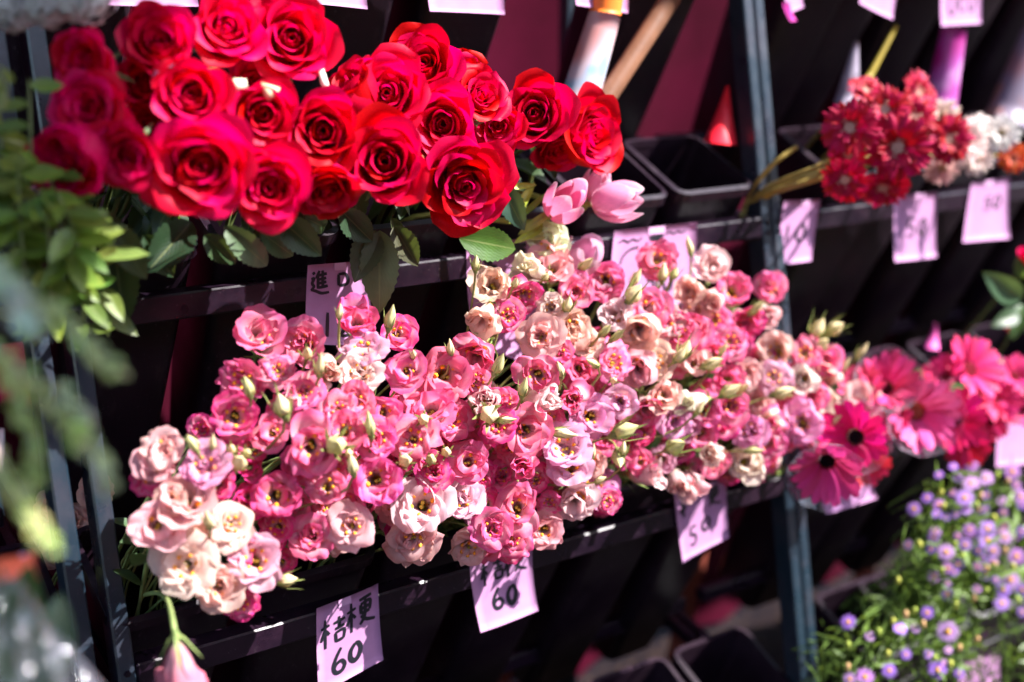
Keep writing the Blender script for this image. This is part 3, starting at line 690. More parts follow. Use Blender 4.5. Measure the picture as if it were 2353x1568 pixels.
# tile; then x y diameter colour [face x, face y] [kind]
LIST = {
4: """1760 720 340 P 0 .5 cup|2070 790 330 P -.45 .15|1660 1030 340 P -.25 -.3 blown|1900 980 250 P .2 .1 blown|1610 1290 330 M .05 -.05 open|1390 1380 230 M -.5 .1|2130 1130 170 W .2 .3 rosebud|2265 985 190 S .1 -.1 rosebud|2080 1120 260 P -.1 .3 double|2130 1490 370 P 0 -.1 open|1850 1400 260 P -.2 .1|1950 1250 240 P -.1 .2|1120 1515 300 S -.2 .3 double|2310 1240 240 P 0 .1 blown|1740 1500 230 M -.3 0""",
5: """120 640 260 P 0 .45 cup|400 730 240 M .3 .2|160 840 330 L -.3 .55 blown|130 1000 300 W 0 .3 double|100 1190 280 P 0 0 open|290 1270 270 P .1 0 open|450 970 260 P 0 0 open|730 1020 380 P .15 .05 open|30 1400 260 P 0 0 open|620 1230 320 P 0 .5 cup|500 1440 340 P -.1 .2 blown|250 1450 280 P 0 0 double|870 1480 300 P 0 .1|1290 1390 310 P .1 -.05 open|1120 1190 240 P .1 .3 double|930 1050 250 P .4 .1 blown|760 1310 300 P .2 .2 double|1010 1180 175 C 0 0 rosebud|1420 85 280 C .1 .2 double|1450 270 310 S .1 .45 cup|1285 280 160 C -.4 .2 rosebud|1045 385 270 S 0 .3 cup|1255 450 260 M .3 -.5 blown|1145 600 240 M .3 .1|970 640 230 S -.3 -.6 cup|1820 380 270 P 0 .1 open|1450 545 210 C -.2 0 double|1610 440 240 P .1 .1 double|1370 740 290 S -.1 0 double|1590 690 300 S 0 0 double|930 880 290 P -.3 -.3 cup|1350 1000 290 P 0 -.1 open|1640 960 210 P .1 0|1870 920 290 P .5 .2 blown|1430 1190 220 C .6 0 rosebud|1600 1170 190 P 0 0 rosebud|1730 1280 280 L .2 0 open|2040 970 270 S .1 -.4 cup|1920 1190 250 L 0 -.1 double|2165 225 260 P 0 .3 open|1880 585 220 C -.4 .3 cup|2040 690 300 S -.1 -.3 cup|2110 560 280 P .1 .1 open|2220 640 260 S .2 .1 double|2160 920 260 S .3 .2 double|2080 1240 220 P .2 -.5 cup|2220 1150 230 S .3 0 cup|2290 1330 230 L .3 -.2 double|1810 1430 250 P .1 -.2|1960 1490 240 P 0 -.2|1540 1500 320 L 0 .3 open|1430 1310 220 P 0 0|2300 890 250 P 0 .2|2310 700 260 P 0 0 double|1640 1090 200 M -.2 0|1490 860 240 P 0 .2|2050 1380 240 M 0 0|700 1500 240 M 0 .2|1080 1350 260 M .1 0 blown|1180 1490 260 P 0 0|1700 800 220 S .2 .2 double|2180 780 240 P 0 .1""",
6: """230 265 240 C .2 .4 cup|60 430 200 S -.3 .2 cup|360 420 270 P 0 .2 open|610 410 220 P .2 .2 double|590 600 180 S .3 -.5 cup|220 500 170 S -.1 0 rosebud|440 640 240 M .4 -.3 cup|100 560 210 S 0 0|90 700 280 P 0 0 double|340 780 250 P .3 .1 blown|660 840 250 S -.25 .1 open|860 860 240 P -.1 .2 blown|1000 900 230 P .2 .2 double|560 900 220 P 0 0|100 930 210 S 0 .1 cup|640 1030 250 L .1 .1 blown|470 990 210 S 0 0 double|1000 1030 180 S .2 -.4 rosebud|850 1030 190 C 0 0 cup|900 1150 220 P 0 0 double|1230 1220 300 S .2 .1 double|840 1330 260 L 0 0 open|480 1390 250 L 0 0 double|630 1330 200 P .1 0 rosebud|50 1190 180 C -.5 -.1 rosebud|350 1220 230 P 0 0 double|140 1230 240 P 0 0|530 1190 220 S .1 0|220 1545 190 W .1 -.2 rosebud|50 1350 220 L 0 0|300 1330 240 M 0 0|720 1280 240 M 0 0|230 630 240 P 0 .1|760 1050 220 P 0 0|330 1040 220 P 0 .1|200 870 220 P 0 0|980 1180 200 S .2 0|150 1400 240 P 0 0|600 1480 220 P 0 -.2|750 1440 180 P .1 -.2|930 1440 140 P .2 -.4""",
7: """1080 60 290 S -.2 .3 double|1400 85 330 L -.05 .4 double|1040 175 240 M -.3 0|1270 300 380 S 0 .5 cup|1080 500 370 S 0 0 open|1580 480 310 S .25 .1 blown|1270 760 410 W -.1 -.1 double|1750 720 360 W .05 .15 open|1500 900 330 S -.1 -.15 double|1650 1020 240 M .1 -.4 blown|1900 270 380 P 0 -.05 open|2220 220 270 P 0 .1 open|2130 560 310 P -.1 .1 double|1900 500 240 M -.1 .1|2300 540 300 S .1 -.1|2060 50 300 P 0 -.2|1930 740 190 M 0 -.2|1480 210 260 M .1 .2|1640 640 240 M .1 0|1850 600 200 M 0 0|1340 580 240 S 0 .1|1170 310 220 S -.3 .1 double|1720 300 220 M 0 0|1700 80 220 M 0 .2""",
8: """265 180 390 P 0 0 open|80 490 330 S -.15 -.1 blown|560 340 380 W 0 .1 open|830 300 300 W .2 .1 double|500 580 350 S 0 -.5 blown|870 60 300 P .1 .1 open|640 120 270 M 0 .1 double|1220 370 300 P .1 .05 open|1110 150 230 P 0 .3|1250 80 220 P .1 0 rosebud|1040 510 270 P 0 0 double|1180 580 240 P .1 -.2 blown|1410 510 250 S .1 -.1 open|880 640 290 S -.1 -.5 blown|1560 90 310 L .05 .15 open|1830 320 190 M .5 -.3 blown|1610 320 240 W .1 -.5 cup|1340 170 200 M 0 0|1430 340 190 P 0 0|1720 60 200 S 0 0|2140 150 170 W .7 -.1 rosebud|2200 40 210 L 0 -.1|2320 220 200 S .2 -.4 rosebud|1000 330 230 M 0 0|950 150 230 M 0 .1|2050 60 180 P 0 0|1150 640 200 M 0 -.3|980 620 220 P 0 -.3|420 30 260 M 0 0|60 330 240 P 0 0""",
9: """60 200 200 S .1 -.4 rosebud|450 60 200 C .2 0 cup|520 120 160 P .3 -.3|240 60 200 P 0 0|330 130 180 M 0 -.3""",
}
leafed = 0
for t, txt in LIST.items():
    for e in txt.split('|'):
        q = e.split(); x, y, d, c = float(q[0]), float(q[1]), float(q[2]), q[3]
        fx, fy = (float(q[4]), float(q[5])) if len(q) > 5 else (U_(-.3, .3), U_(-.1, .4))
        kind = q[6] if len(q) > 6 else None
        px, py = TL[t](x, y)
        add_lis(px, py, d * PXS, c, fx + U_(-.06, .06), fy + U_(-.06, .06), kind, U_(-0.008, 0.010) if kind else U_(-0.030, -0.012), leaf=(py > 1060))
# deeper blooms that fill the mass
REG = [(560, 900, 520, 820), (700, 1150, 1080, 860), (1500, 1080, 1150, 840), (1780, 1000, 1080, 800)]
cnt = 0; NFILL = 62
RB = random.Random(5)
while cnt < NFILL:
    px = RB.uniform(380, 1960); py = RB.uniform(700, 1260)
    lo = 1030 + (700 - px) * 0.25 if px < 700 else 900 - (px - 700) * 0.25 if px < 1050 else 740 if px < 1500 else 690 + (px - 1500) * 0.5
    hi = 1300 if px < 560 else 1270 if px < 1100 else 1230 - (px - 1100) * 0.20
    if not (lo < py < hi): continue
    if 560 < px < 900 and py > 1200: continue
    if 1030 < px < 1290 and py < 900: continue
    add_lis(px, py, RB.uniform(75, 105), RB.choice('PPMMSPL'), RB.uniform(-.5, .5), RB.uniform(-.4, .5), None, -0.050 - RB.uniform(0, 0.025)); cnt += 1

# buds on their own thin stalks
BUDL = {
4: "2100 850 120 0 .3|2190 925 180 .1 .8|2325 565 120 .1 .9|1690 1075 160 -.2 .8|1925 1200 170 -.2 .8|1310 1465 140 -.4 .8|1455 1460 130 .1 .8|1580 1510 110 0 .2|1690 1540 110 .1 0|2300 1480 130 .1 .1",
5: "930 235 120 .05 .9|350 600 190 .2 .9|755 810 130 -.1 .9|1090 920 170 .35 .75|1260 1080 150 .2 .8|1690 240 130 .6 .5|1560 515 110 .2 .8|2030 330 150 .45 .8|2020 440 160 .5 .75|2210 295 140 .1 .9|2290 305 90 .4 .8|1820 695 120 .6 .6|1905 730 140 .6 .5|1720 920 100 -.5 .3|1875 1045 80 .2 0|200 1330 200 -.1 .8|570 1310 110 0 0|1020 1280 130 0 -.1|1150 1315 150 .85 .1|1545 1410 200 .95 -.1|1970 1380 200 .85 .35|725 1530 120 0 .1|500 860 60 0 .5|60 1540 100 0 0|1500 960 120 -.2 .7|1940 1500 120 0 .9|2310 1490 130 .6 .3|1730 1520 120 .1 .8|2330 860 130 .5 .7|1410 330 60 .5 .6|1200 370 70 .3 .6",
6: "60 110 150 -.2 .9|40 820 140 .3 .8|530 540 160 .65 .65|300 820 110 .3 .7|235 920 160 .8 .4|950 675 160 .4 .8|1070 680 140 .75 .5|980 790 110 .6 .5|1250 835 160 .5 .8|1130 930 150 .5 .75|360 1105 200 .75 .5|720 1120 200 .9 .35|1335 1150 90 .8 .3|1390 1275 80 .9 -.1|1050 1310 170 .7 .4|140 1225 140 .5 .8|520 1525 130 .9 .1|430 1100 120 .5 .4",
7: "1640 50 120 .2 .2|1980 860 140 .9 .1|1420 440 130 -.1 .5",
8: "620 30 100 0 .2|80 60 160 -.1 .8|450 40 100 .2 .1|1790 170 90 .8 .4|1910 40 130 .1 -.6",
}
nb = 0; BUDROOT = []
for t, txt in BUDL.items():
    for e in txt.split('|'):
        x, y, L, fx, fy = map(float, e.split()); px, py = TL[t](x, y); nb += 1
        off = lis_off(px, py) + 0.028
        p = P(px, py, off); ln = math.hypot(fx, fy); 
        if ln > 0.97: fx, fy = fx * .97 / ln, fy * .97 / ln
        ax = facing(p, fx, fy); dist = (p - CAM).dot(FV); k = random.randrange(4)
        BL = (0.026, 0.022, 0.030, 0.016)[k]; s = L * PXS / FPX * dist / max(0.5, math.hypot(fx, fy)) / BL * 0.95; s = min(max(s, 0.55), 1.9 if k == 3 else 1.35)
        o = p - ax * BL * s * 0.5; rot = frame_for(ax, U_(0, 6.28))
        root, mw = thing('lisianthus_bud', o, rot=rot)
        green = rnd() < 0.25
        link('bud', BUDS[k], root, (0.72, 0.66, 0.30) if green else (0.92, 0.76, 0.42), Matrix.Diagonal((s * .76, s * .76, s * .93, 1)))
        link('calyx', CALYX_BUD, root, (0.26, 0.30, 0.09), Matrix.Diagonal((s * 1.15, s * 1.15, s, 1)))
        bx = near_bucket(p.x - 0.05, 'low'); end = mouth(bx, 'low', U_(-0.8, 0.8), U_(0.05, 0.95)) + AX * 0.04
        stem_obj(root, mw, o, ax, end, 0.0013, (0.32, 0.31, 0.10), 0.4, 0.055, 0.001)
        BUDROOT.append([root, 'green' if green else 'cream', px, py, fx, fy, L * PXS])
# the bloom hanging head down off the lower left corner
p = Q(412, 1562, 1.02); root, mw = thing('lisianthus', p + Vector((0, 0, 0.034)), 'pale pink lisianthus hanging head down in front of the blue post', 'lisianthus', 'cut lisianthus blooms', Matrix.Rotation(radians(176), 3, 'Y'))
for me, a, t in LIS['cup'][0]:
    me = me.copy(); me.materials.clear(); me.materials.append(M_DROOP)
    link('petal', me, root, (0.80, 0.22, 0.30), Matrix.Diagonal((1.22, 1.22, 1.12, 1)) @ spin(a, t))
link('calyx', CALYX, root, (0.25, 0.33, 0.10), Matrix.Diagonal((1.3, 1.3, 1.2, 1)))
inv = mw.inverted(); b = MB(); a0 = p + Vector((0, 0, 0.036)); e0 = P(398, 1395, 0.07)
b.tube([inv @ q for q in bez(e0 + Vector((0, .08, -.02)), e0 + Vector((0.0, 0.0, 0.02)), a0 + Vector((-.004, 0, .03)), a0, 9)], 0.0022, 6); link('stem', b.mesh('stem', M_STEM), root, (0.28, 0.36, 0.12))
# ------------------------------------------------------------------ gerberas
def gerb_variant(sd, keys, nout, L, W, mat, ninn=0, rag=0.0, serr=0.08):
    R = random.Random(sd); base = [petal('petal', mat, L, W, keys, 0.008, 0.002, 6, 4, 0.0008 + rag, 2, sd + i, (0.35, 0.6), -0.15, 0.05, 0.02, serr) for i in range(4)]
    k2 = [(a, b - 22) for a, b in keys]
    inn = [petal('petal', mat, L * 0.6, W * 0.85, k2, 0.007, 0.003, 5, 4, 0.0008 + rag, 2, sd + 9 + i, (0.35, 0.6), -0.1, 0.05, 0.02, serr) for i in range(3)]
    out = [(R.choice(base), 2 * pi * i / nout + R.uniform(-.06, .06), R.uniform(-.12, .10) * (1 + 8 * rag * 20), 0.001 * (i % 2), R.uniform(.92, 1.06)) for i in range(nout)]
    out += [(R.choice(inn), 2 * pi * i / ninn + R.uniform(-.1, .1), R.uniform(-.15, .12), 0.002, R.uniform(.85, 1.1)) for i in range(ninn)] if ninn else []
    return out
GV = {'red': gerb_variant(21, [(0, 62), (.5, 86), (1, 104)], 26, 0.036, 0.0062, M_GERB, 22, 0.0011, 0.12),
      'pink': gerb_variant(31, [(0, 48), (.5, 62), (1, 80)], 22, 0.040, 0.0062, M_GERB, 0, 0.0003, 0.05),
      'cup': gerb_variant(41, [(0, 26), (.5, 38), (1, 58)], 18, 0.042, 0.0068, M_GERB, 0, 0.0002, 0.04),
      'pale': gerb_variant(51, [(0, 60), (.5, 84), (1, 98)], 22, 0.036, 0.0052, M_GERP, 16, 0.0005, 0.05)}
b = MB(); b.lathe([(0.0105, 0.000), (0.0108, 0.003), (0.008, 0.0055), (0.0045, 0.0058), (0.0001, 0.0048)], 14)
for i in range(60):
    a = i * 2.39996; r = 0.0105 * math.sqrt(i / 60); p = Vector((r * cos(a), r * sin(a), 0.0045 + 0.002 * sin(pi * r / .0105)))
    b.lathe([(0.0006, 0), (0.0007, 0.0015), (0.0001, 0.0022)], 5, p)
DISC = b.mesh('disc', M_DISC)
def fringe(n, r, h, seed):
    R = random.Random(seed); b = MB()
    for i in range(n):
        a = R.uniform(0, 6.28); rr = r * R.uniform(.8, 1.25); p = Vector((rr * cos(a), rr * sin(a), 0.003)); q = p + Vector((cos(a) * R.uniform(0, .003), sin(a) * R.uniform(0, .003), h * R.uniform(.6, 1.2)))
        b.tube([p, q], [0.0006, 0.0008], 4)
    return b.mesh('stamens', M_DISC)
FRINGE = fringe(60, 0.0105, 0.007, 3)
def add_gerb(t, x, y, d, fx, fy, kind, col, disc, off, tier, label, fr=None, stemc=(0.30, 0.24, 0.07), sleeve=False, grp=None):
    px, py = TL[t](x, y); p = P(px, py, off); ax = facing(p, fx, fy); dist = (p - CAM).dot(FV)
    R0 = {'red': .043, 'pink': .043, 'cup': .034, 'pale': .043}[kind]; s = 0.5 * d * (1.15 if kind == 'red' else 1.0) * PXS / FPX * dist / R0
    zc = {'red': .004, 'pink': .010, 'cup': .022, 'pale': .004}[kind]; rot = frame_for(ax, U_(0, 6)); o = p - ax * zc * s
    root, mw = thing('gerbera', o, label, 'gerbera', grp, rot)
    for me, a, tl, z, ss in GV[kind]:
        link('petal', me, root, col, Matrix.Diagonal((s, s, s, 1)) @ spin(a, tl, ss, z))
    link('disc', DISC, root, disc, Matrix.Diagonal((s, s, s, 1)) @ Matrix.Diagonal((.74, .74, .9, 1) if kind == 'cup' else (1, 1, 1, 1)))
    if fr: link('stamens', FRINGE, root, fr, Matrix.Diagonal((s, s, s, 1)))
    bx = near_bucket(p.x - 0.16 if tier == 'mid' else p.x - 0.05, tier, XA1); end = mouth(bx, tier, U_(-0.7, 0.7), U_(0.1, 0.9)) + AX * 0.05
    stem_obj(root, mw, o, ax, end, 0.0028, stemc, 0.35, 0.05, 0.003)
    if sleeve:
        b = MB(); b.lathe([(0.006, -0.012), (0.013, -0.004), (0.028, 0.014), (0.040, 0.034)], 22, ribs=11, amp=0.02)
        link('plastic_collar', b.mesh('plastic_collar', M_CELLO), root, None, Matrix.Diagonal((s, s, s, 1)))
    return root
def cello_mat():
    m, n, b, out = new_mat('clear_cellophane'); n.nodes.remove(b)
    tr = N(n, 'ShaderNodeBsdfTransparent'); tr.inputs[0].default_value = (0.93, 0.93, 0.97, 1)
    gl = N(n, 'ShaderNodeBsdfGlossy'); gl.inputs['Roughness'].default_value = 0.10; df = N(n, 'ShaderNodeBsdfDiffuse'); df.inputs[0].default_value = (0.72, 0.72, 0.85, 1)
    bm = N(n, 'ShaderNodeBump'); bm.inputs['Strength'].default_value = 0.6; bm.inputs['Distance'].default_value = 0.004; n.links.new(noisef(n, 22, 3), bm.inputs['Height']); n.links.new(bm.outputs[0], gl.inputs['Normal'])
    lw = N(n, 'ShaderNodeLayerWeight'); lw.inputs[0].default_value = 0.35; mr = N(n, 'ShaderNodeMapRange'); n.links.new(lw.outputs['Facing'], mr.inputs[0]); mr.inputs[3].default_value = 0.05; mr.inputs[4].default_value = 0.50
    m1 = N(n, 'ShaderNodeMixShader'); m1.inputs[0].default_value = 0.35; n.links.new(gl.outputs[0], m1.inputs[1]); n.links.new(df.outputs[0], m1.inputs[2])
    m2 = N(n, 'ShaderNodeMixShader'); n.links.new(mr.outputs[0], m2.inputs[0]); n.links.new(tr.outputs[0], m2.inputs[1]); n.links.new(m1.outputs[0], m2.inputs[2]); n.links.new(m2.outputs[0], out.inputs[0]); return m
M_CELLO = cello_mat()
RED = (0.50, 0.0002, 0.040); CRM = (0.85, 0.55, 0.45)
gr = 'dark red gerberas in the middle row of the right rack'
for (x, y, d, fx, fy, lab, off) in [
 (1160, 875, 360, -.15, .1, 'dark red gerbera with a pale centre, leftmost of the red bunch', .13), (1400, 750, 320, .0, .35, 'dark red gerbera with an oval pale centre, upper middle of the red bunch', .12),
 (1270, 620, 240, .3, .7, 'dark red gerbera tilted back, upper left of the red bunch', .10), (1630, 640, 300, .75, .25, 'dark red gerbera standing highest in the red bunch, turned right', .10),
 (1600, 800, 290, .1, .5, 'dark red gerbera below the highest one, centre facing up', .11), (1490, 1010, 420, .1, -.05, 'largest dark red gerbera facing the street in the red bunch', .15),
 (1840, 950, 320, .45, .0, 'dark red gerbera in front of the pale gerberas, rightmost of the red bunch', .13), (1150, 1060, 250, -.2, -.3, 'small dark red gerbera under the leftmost one', .11),
 (1130, 1230, 310, -.1, -.45, 'dark red gerbera low on the left above the 10 tag', .13), (1390, 1280, 330, .1, -.7, 'drooping dark red gerbera hanging lowest in the red bunch', .12)]:
    add_gerb(3, x, y, d, fx, fy, 'red', RED, CRM, off, 'mid', lab, fr=CRM, grp=gr)
gp = 'pale gerberas in the middle row of the right rack'
for (x, y, d, fx, fy, c, lab, off) in [
 (1790, 790, 260, -.1, .5, (0.85, 0.62, 0.5), 'pale peach gerbera half hidden behind the top of the red bunch', .08), (1960, 960, 330, .5, .1, (0.88, 0.62, 0.58), 'pale pink gerbera behind the rightmost red gerbera', .10),
 (2060, 900, 260, .6, .3, (0.88, 0.72, 0.66), 'small cream pink gerbera, rightmost of the three pale ones behind red', .09), (1790, 1150, 260, .2, -.5, (0.85, 0.5, 0.46), 'salmon gerbera tucked below the rightmost red gerbera', .09),
 (2030, 1090, 250, .5, -.2, (0.88, 0.70, 0.62), 'cream gerbera low behind the pale pink one', .09), (2200, 910, 260, .15, .1, (0.9, 0.85, 0.78), 'single white gerbera daisy near the right edge', .11)]:
    add_gerb(3, x, y, d, fx, fy, 'pale', c, (0.75, 0.6, 0.35), off, 'mid', lab, grp=gp)
add_gerb(3, 2280, 1080, 220, .3, .0, 'pale', (0.75, 0.10, 0.012), (0.5, 0.05, 0.02), .10, 'mid', 'orange gerbera under the white daisy at the right edge')
HP = (0.84, 0.010, 0.19); HC = (0.80, 0.06, 0.16)
ghp = 'hot pink gerberas at the right end of the lower row'
for (t, x, y, d, fx, fy, k, c, dc, lab, off, sl) in [
 (6, 1190, 1430, 460, -.1, .0, 'cup', HP, (0.01, 0.004, 0.006), 'hot pink gerbera with a black centre, cupped in a clear collar', .13, True),
 (9, 1010, 120, 470, .05, -.55, 'cup', (0.72, 0.05, 0.22), (0.01, 0.004, 0.006), 'magenta pink gerbera fanned downwards above the plain tag', .14, True),
 (6, 1420, 1060, 400, .1, .35, 'cup', (0.80, 0.06, 0.22), (0.1, 0.01, 0.02), 'hot pink gerbera behind the pink lisianthus, topmost in a clear collar', .09, True),
 (6, 1250, 1080, 300, -.2, .4, 'cup', (0.80, 0.07, 0.20), (0.1, 0.01, 0.02), 'hot pink gerbera peeping between lisianthus and collared gerbera', .07, False),
 (6, 1660, 1280, 470, .35, -.15, 'cup', (0.90, 0.12, 0.34), (0.7, 0.2, 0.1), 'rosy pink gerbera turned right with a sparkling clear collar', .11, True),
 (6, 1420, 1290, 300, .2, .1, 'cup', (0.82, 0.06, 0.20), (0.1, 0.01, 0.02), 'hot pink gerbera wedged between the collared gerberas', .08, False),
 (9, 1260, 60, 330, .2, -.4, 'cup', (0.86, 0.04, 0.10), (0.1, 0.01, 0.02), 'red pink gerbera low behind the magenta one', .08, False),
 (6, 1880, 1310, 460, -.05, .0, 'pink', (0.84, 0.008, 0.15), (0.25, 0.005, 0.04), 'hot pink gerbera facing the street near the right edge', .12, False),
 (6, 2000, 960, 460, .55, .35, 'pink', (0.88, 0.035, 0.19), (0.3, 0.02, 0.04), 'coral pink gerbera turned up to the right, tallest near the edge', .10, False),
 (6, 1810, 1010, 330, -.4, .5, 'pink', (0.88, 0.035, 0.19), (0.3, 0.02, 0.04), 'coral pink gerbera at the left of the far right bunch', .09, False),
 (6, 2190, 1190, 300, .3, .1, 'pink', (0.86, 0.03, 0.18), (0.3, 0.02, 0.04), 'small pink gerbera right of the street facing one', .11, False),
 (6, 2300, 1010, 300, .4, .3, 'pink', (0.88, 0.05, 0.22), (0.3, 0.02, 0.04), 'coral gerbera cut by the right edge of the frame', .10, False),
 (6, 2130, 1330, 270, .1, -.2, 'pink', (0.86, 0.04, 0.20), (0.3, 0.02, 0.04), 'pink gerbera low, right of the street facing one', .10, False),
 (6, 1960, 1490, 330, .1, -.5, 'pink', (0.72, 0.01, 0.08), (0.3, 0.02, 0.04), 'deep pink gerbera hanging lowest above the small daisies', .10, False),
 (6, 2080, 1130, 330, .3, .2, 'pink', (0.90, 0.06, 0.23), (0.3, 0.02, 0.04), 'coral pink gerbera in the middle of the far right bunch', .09, False),
 (6, 2220, 1010, 220, 0, .3, 'pale', (0.85, 0.6, 0.45), (0.7, 0.5, 0.3), 'pale peach gerbera among the coral ones at the right', .07, False),
 (6, 2350, 1240, 260, .2, 0, 'pink', (0.88, 0.06, 0.22), (0.3, 0.02, 0.04), 'coral gerbera at the right edge above the last tag', .09, False)]:
    add_gerb(t, x, y, d, fx, fy, k, c, dc, off, 'low', lab, sleeve=sl, stemc=(0.14, 0.24, 0.06), grp=ghp)
# cut stems lying out of the empty part of the red gerbera bucket
for i, (a, bq) in enumerate([((1770, 462), (1905, 368)), ((1772, 458), (1900, 385)), ((1780, 470), (1915, 395)), ((1766, 466), (1830, 338)), ((1775, 466), (1880, 402))]):
    A = P(*a, .02) + Vector((0, .05, -.03)); B_ = P(*bq, .10 if i != 3 else .04); b = MB(); b.tube(bez(A, A + Vector((.02, 0, .05)), B_ - Vector((.05, 0, 0.02)), B_, 7), 0.0032, 7)
    o = link('bare_stalk', b.mesh('bare_stalk', M_STEM), None, (0.42, 0.30, 0.07))
    tag(o, ['lowest olive stem left of the dark red gerberas', 'second olive stem left of the dark red gerberas', 'lowest arching stem beside the 10 tag', 'short upright yellow stem standing apart from the gerberas', 'short olive stem nearest the rail by the 10 tag'][i], 'stalk', 'bare gerbera stalks')

# ------------------------------------------------------------------ tulips
def tulip_variant(sd, opn):
    R = random.Random(sd); out = []
    for row in (0, 1):
        for i in range(3):
            L = 0.060 - 0.003 * row; keys = [(0, 76 - 12 * row), (.22, 34 - 8 * row), (.5, 6 + 8 * opn - 3 * row), (.8, -20 + 20 * opn - 3 * row), (1, -34 + 40 * opn)]
            out.append((petal('petal', M_TULIP, L, 0.021 - 0.002 * row, keys, 0.0045 - 0.002 * row, 0.0005 * row, 12, 10, 0.0005, 3, sd + row * 3 + i, (0.5, 0.55), 0.10, 0.22, 0.02), 2 * pi * (i + 0.5 * row) / 3 + R.uniform(-.1, .1), 0.03 * (1 - row)))
    return out
TV = [tulip_variant(61, 0.15), tulip_variant(71, 0.5)]
TP = (0.88, 0.40, 0.55)
for (px, py, lx, fx, fy, off, k, c, lab, sc) in [
 (1300, 462, 1, .42, .50, .085, 1, (0.90, 0.26, 0.46), 'pink tulip with an open front, left of the pair beside the last rose', 1.02),
 (1425, 462, 1, .93, .12, .090, 0, (0.93, 0.40, 0.58), 'pale pink closed tulip lying to the right over the rail', 1.08),
 (1372, 422, 1, .3, .75, .060, 0, TP, 'pink tulip mostly hidden behind the last rose', .8),
 (1338, 588, 1, .25, .45, .045, 0, (0.92, 0.50, 0.66), 'big pale pink tulip behind the topmost cream lisianthus', 1.15),
 (1395, 650, 1, -.1, .55, .055, 0, (0.80, 0.14, 0.36), 'deep pink tulip low behind the lisianthus, under the big pale one', .9)]:
    p = P(px, py, off); ax = facing(p, fx, fy); rot = frame_for(ax, 0.6); o = p - ax * 0.030 * sc
    root, mw = thing('tulip', o, lab, 'tulip', 'pink tulips', rot)
    for me, a, t in TV[k]: link('petal', me, root, c, Matrix.Diagonal((sc, sc, sc, 1)) @ spin(a, t))
    bx = near_bucket(p.x - 0.10, 'mid'); end = mouth(bx, 'mid', U_(-.6, .6), U_(.1, .6)) + AX * 0.04
    stem_obj(root, mw, o, ax, end, 0.0032, (0.40, 0.42, 0.10), 0.4, 0.06, 0.0)
tul = bpy.data.objects['tulip']
def blades(lst):
    for i, (a, b_, offa, offb, col, me) in enumerate(lst):
        pa = P(*a, offa); pb = P(*b_, offb); L = (pb - pa).length
        x = (pb - pa).normalized(); up = -(ray(*a)).normalized(); y = up.cross(x).normalized(); z = x.cross(y)
        m = Matrix((x, y, z)).transposed().to_4x4(); m.translation = pa; s = L / (0.13, 0.11)[me] * 1.03
        r = [q for q in bpy.data.objects if q.name.startswith('tulip') and q.parent is None][i % 3]
        link('leaf', LEAF_BLADE[me], r, col, r.matrix_world.inverted() @ m @ Matrix.Diagonal((s, s * 0.8, s, 1)))
YG = (0.50, 0.58, 0.07)
blades([((1160, 430), (1245, 425), .05, .06, YG, 0), ((1170, 515), (1240, 400), .05, .07, YG, 1), ((1190, 540), (1290, 470), .05, .08, (0.5, 0.5, 0.12), 0), ((1180, 560), (1290, 495), .05, .07, YG, 1),
        ((1150, 420), (1200, 520), .05, .06, (0.45, 0.48, 0.10), 1), ((1200, 545), (1300, 540), .05, .06, (0.5, 0.48, 0.15), 0), ((1195, 500), (1262, 440), .04, .06, (0.3, 0.4, 0.05), 0)])

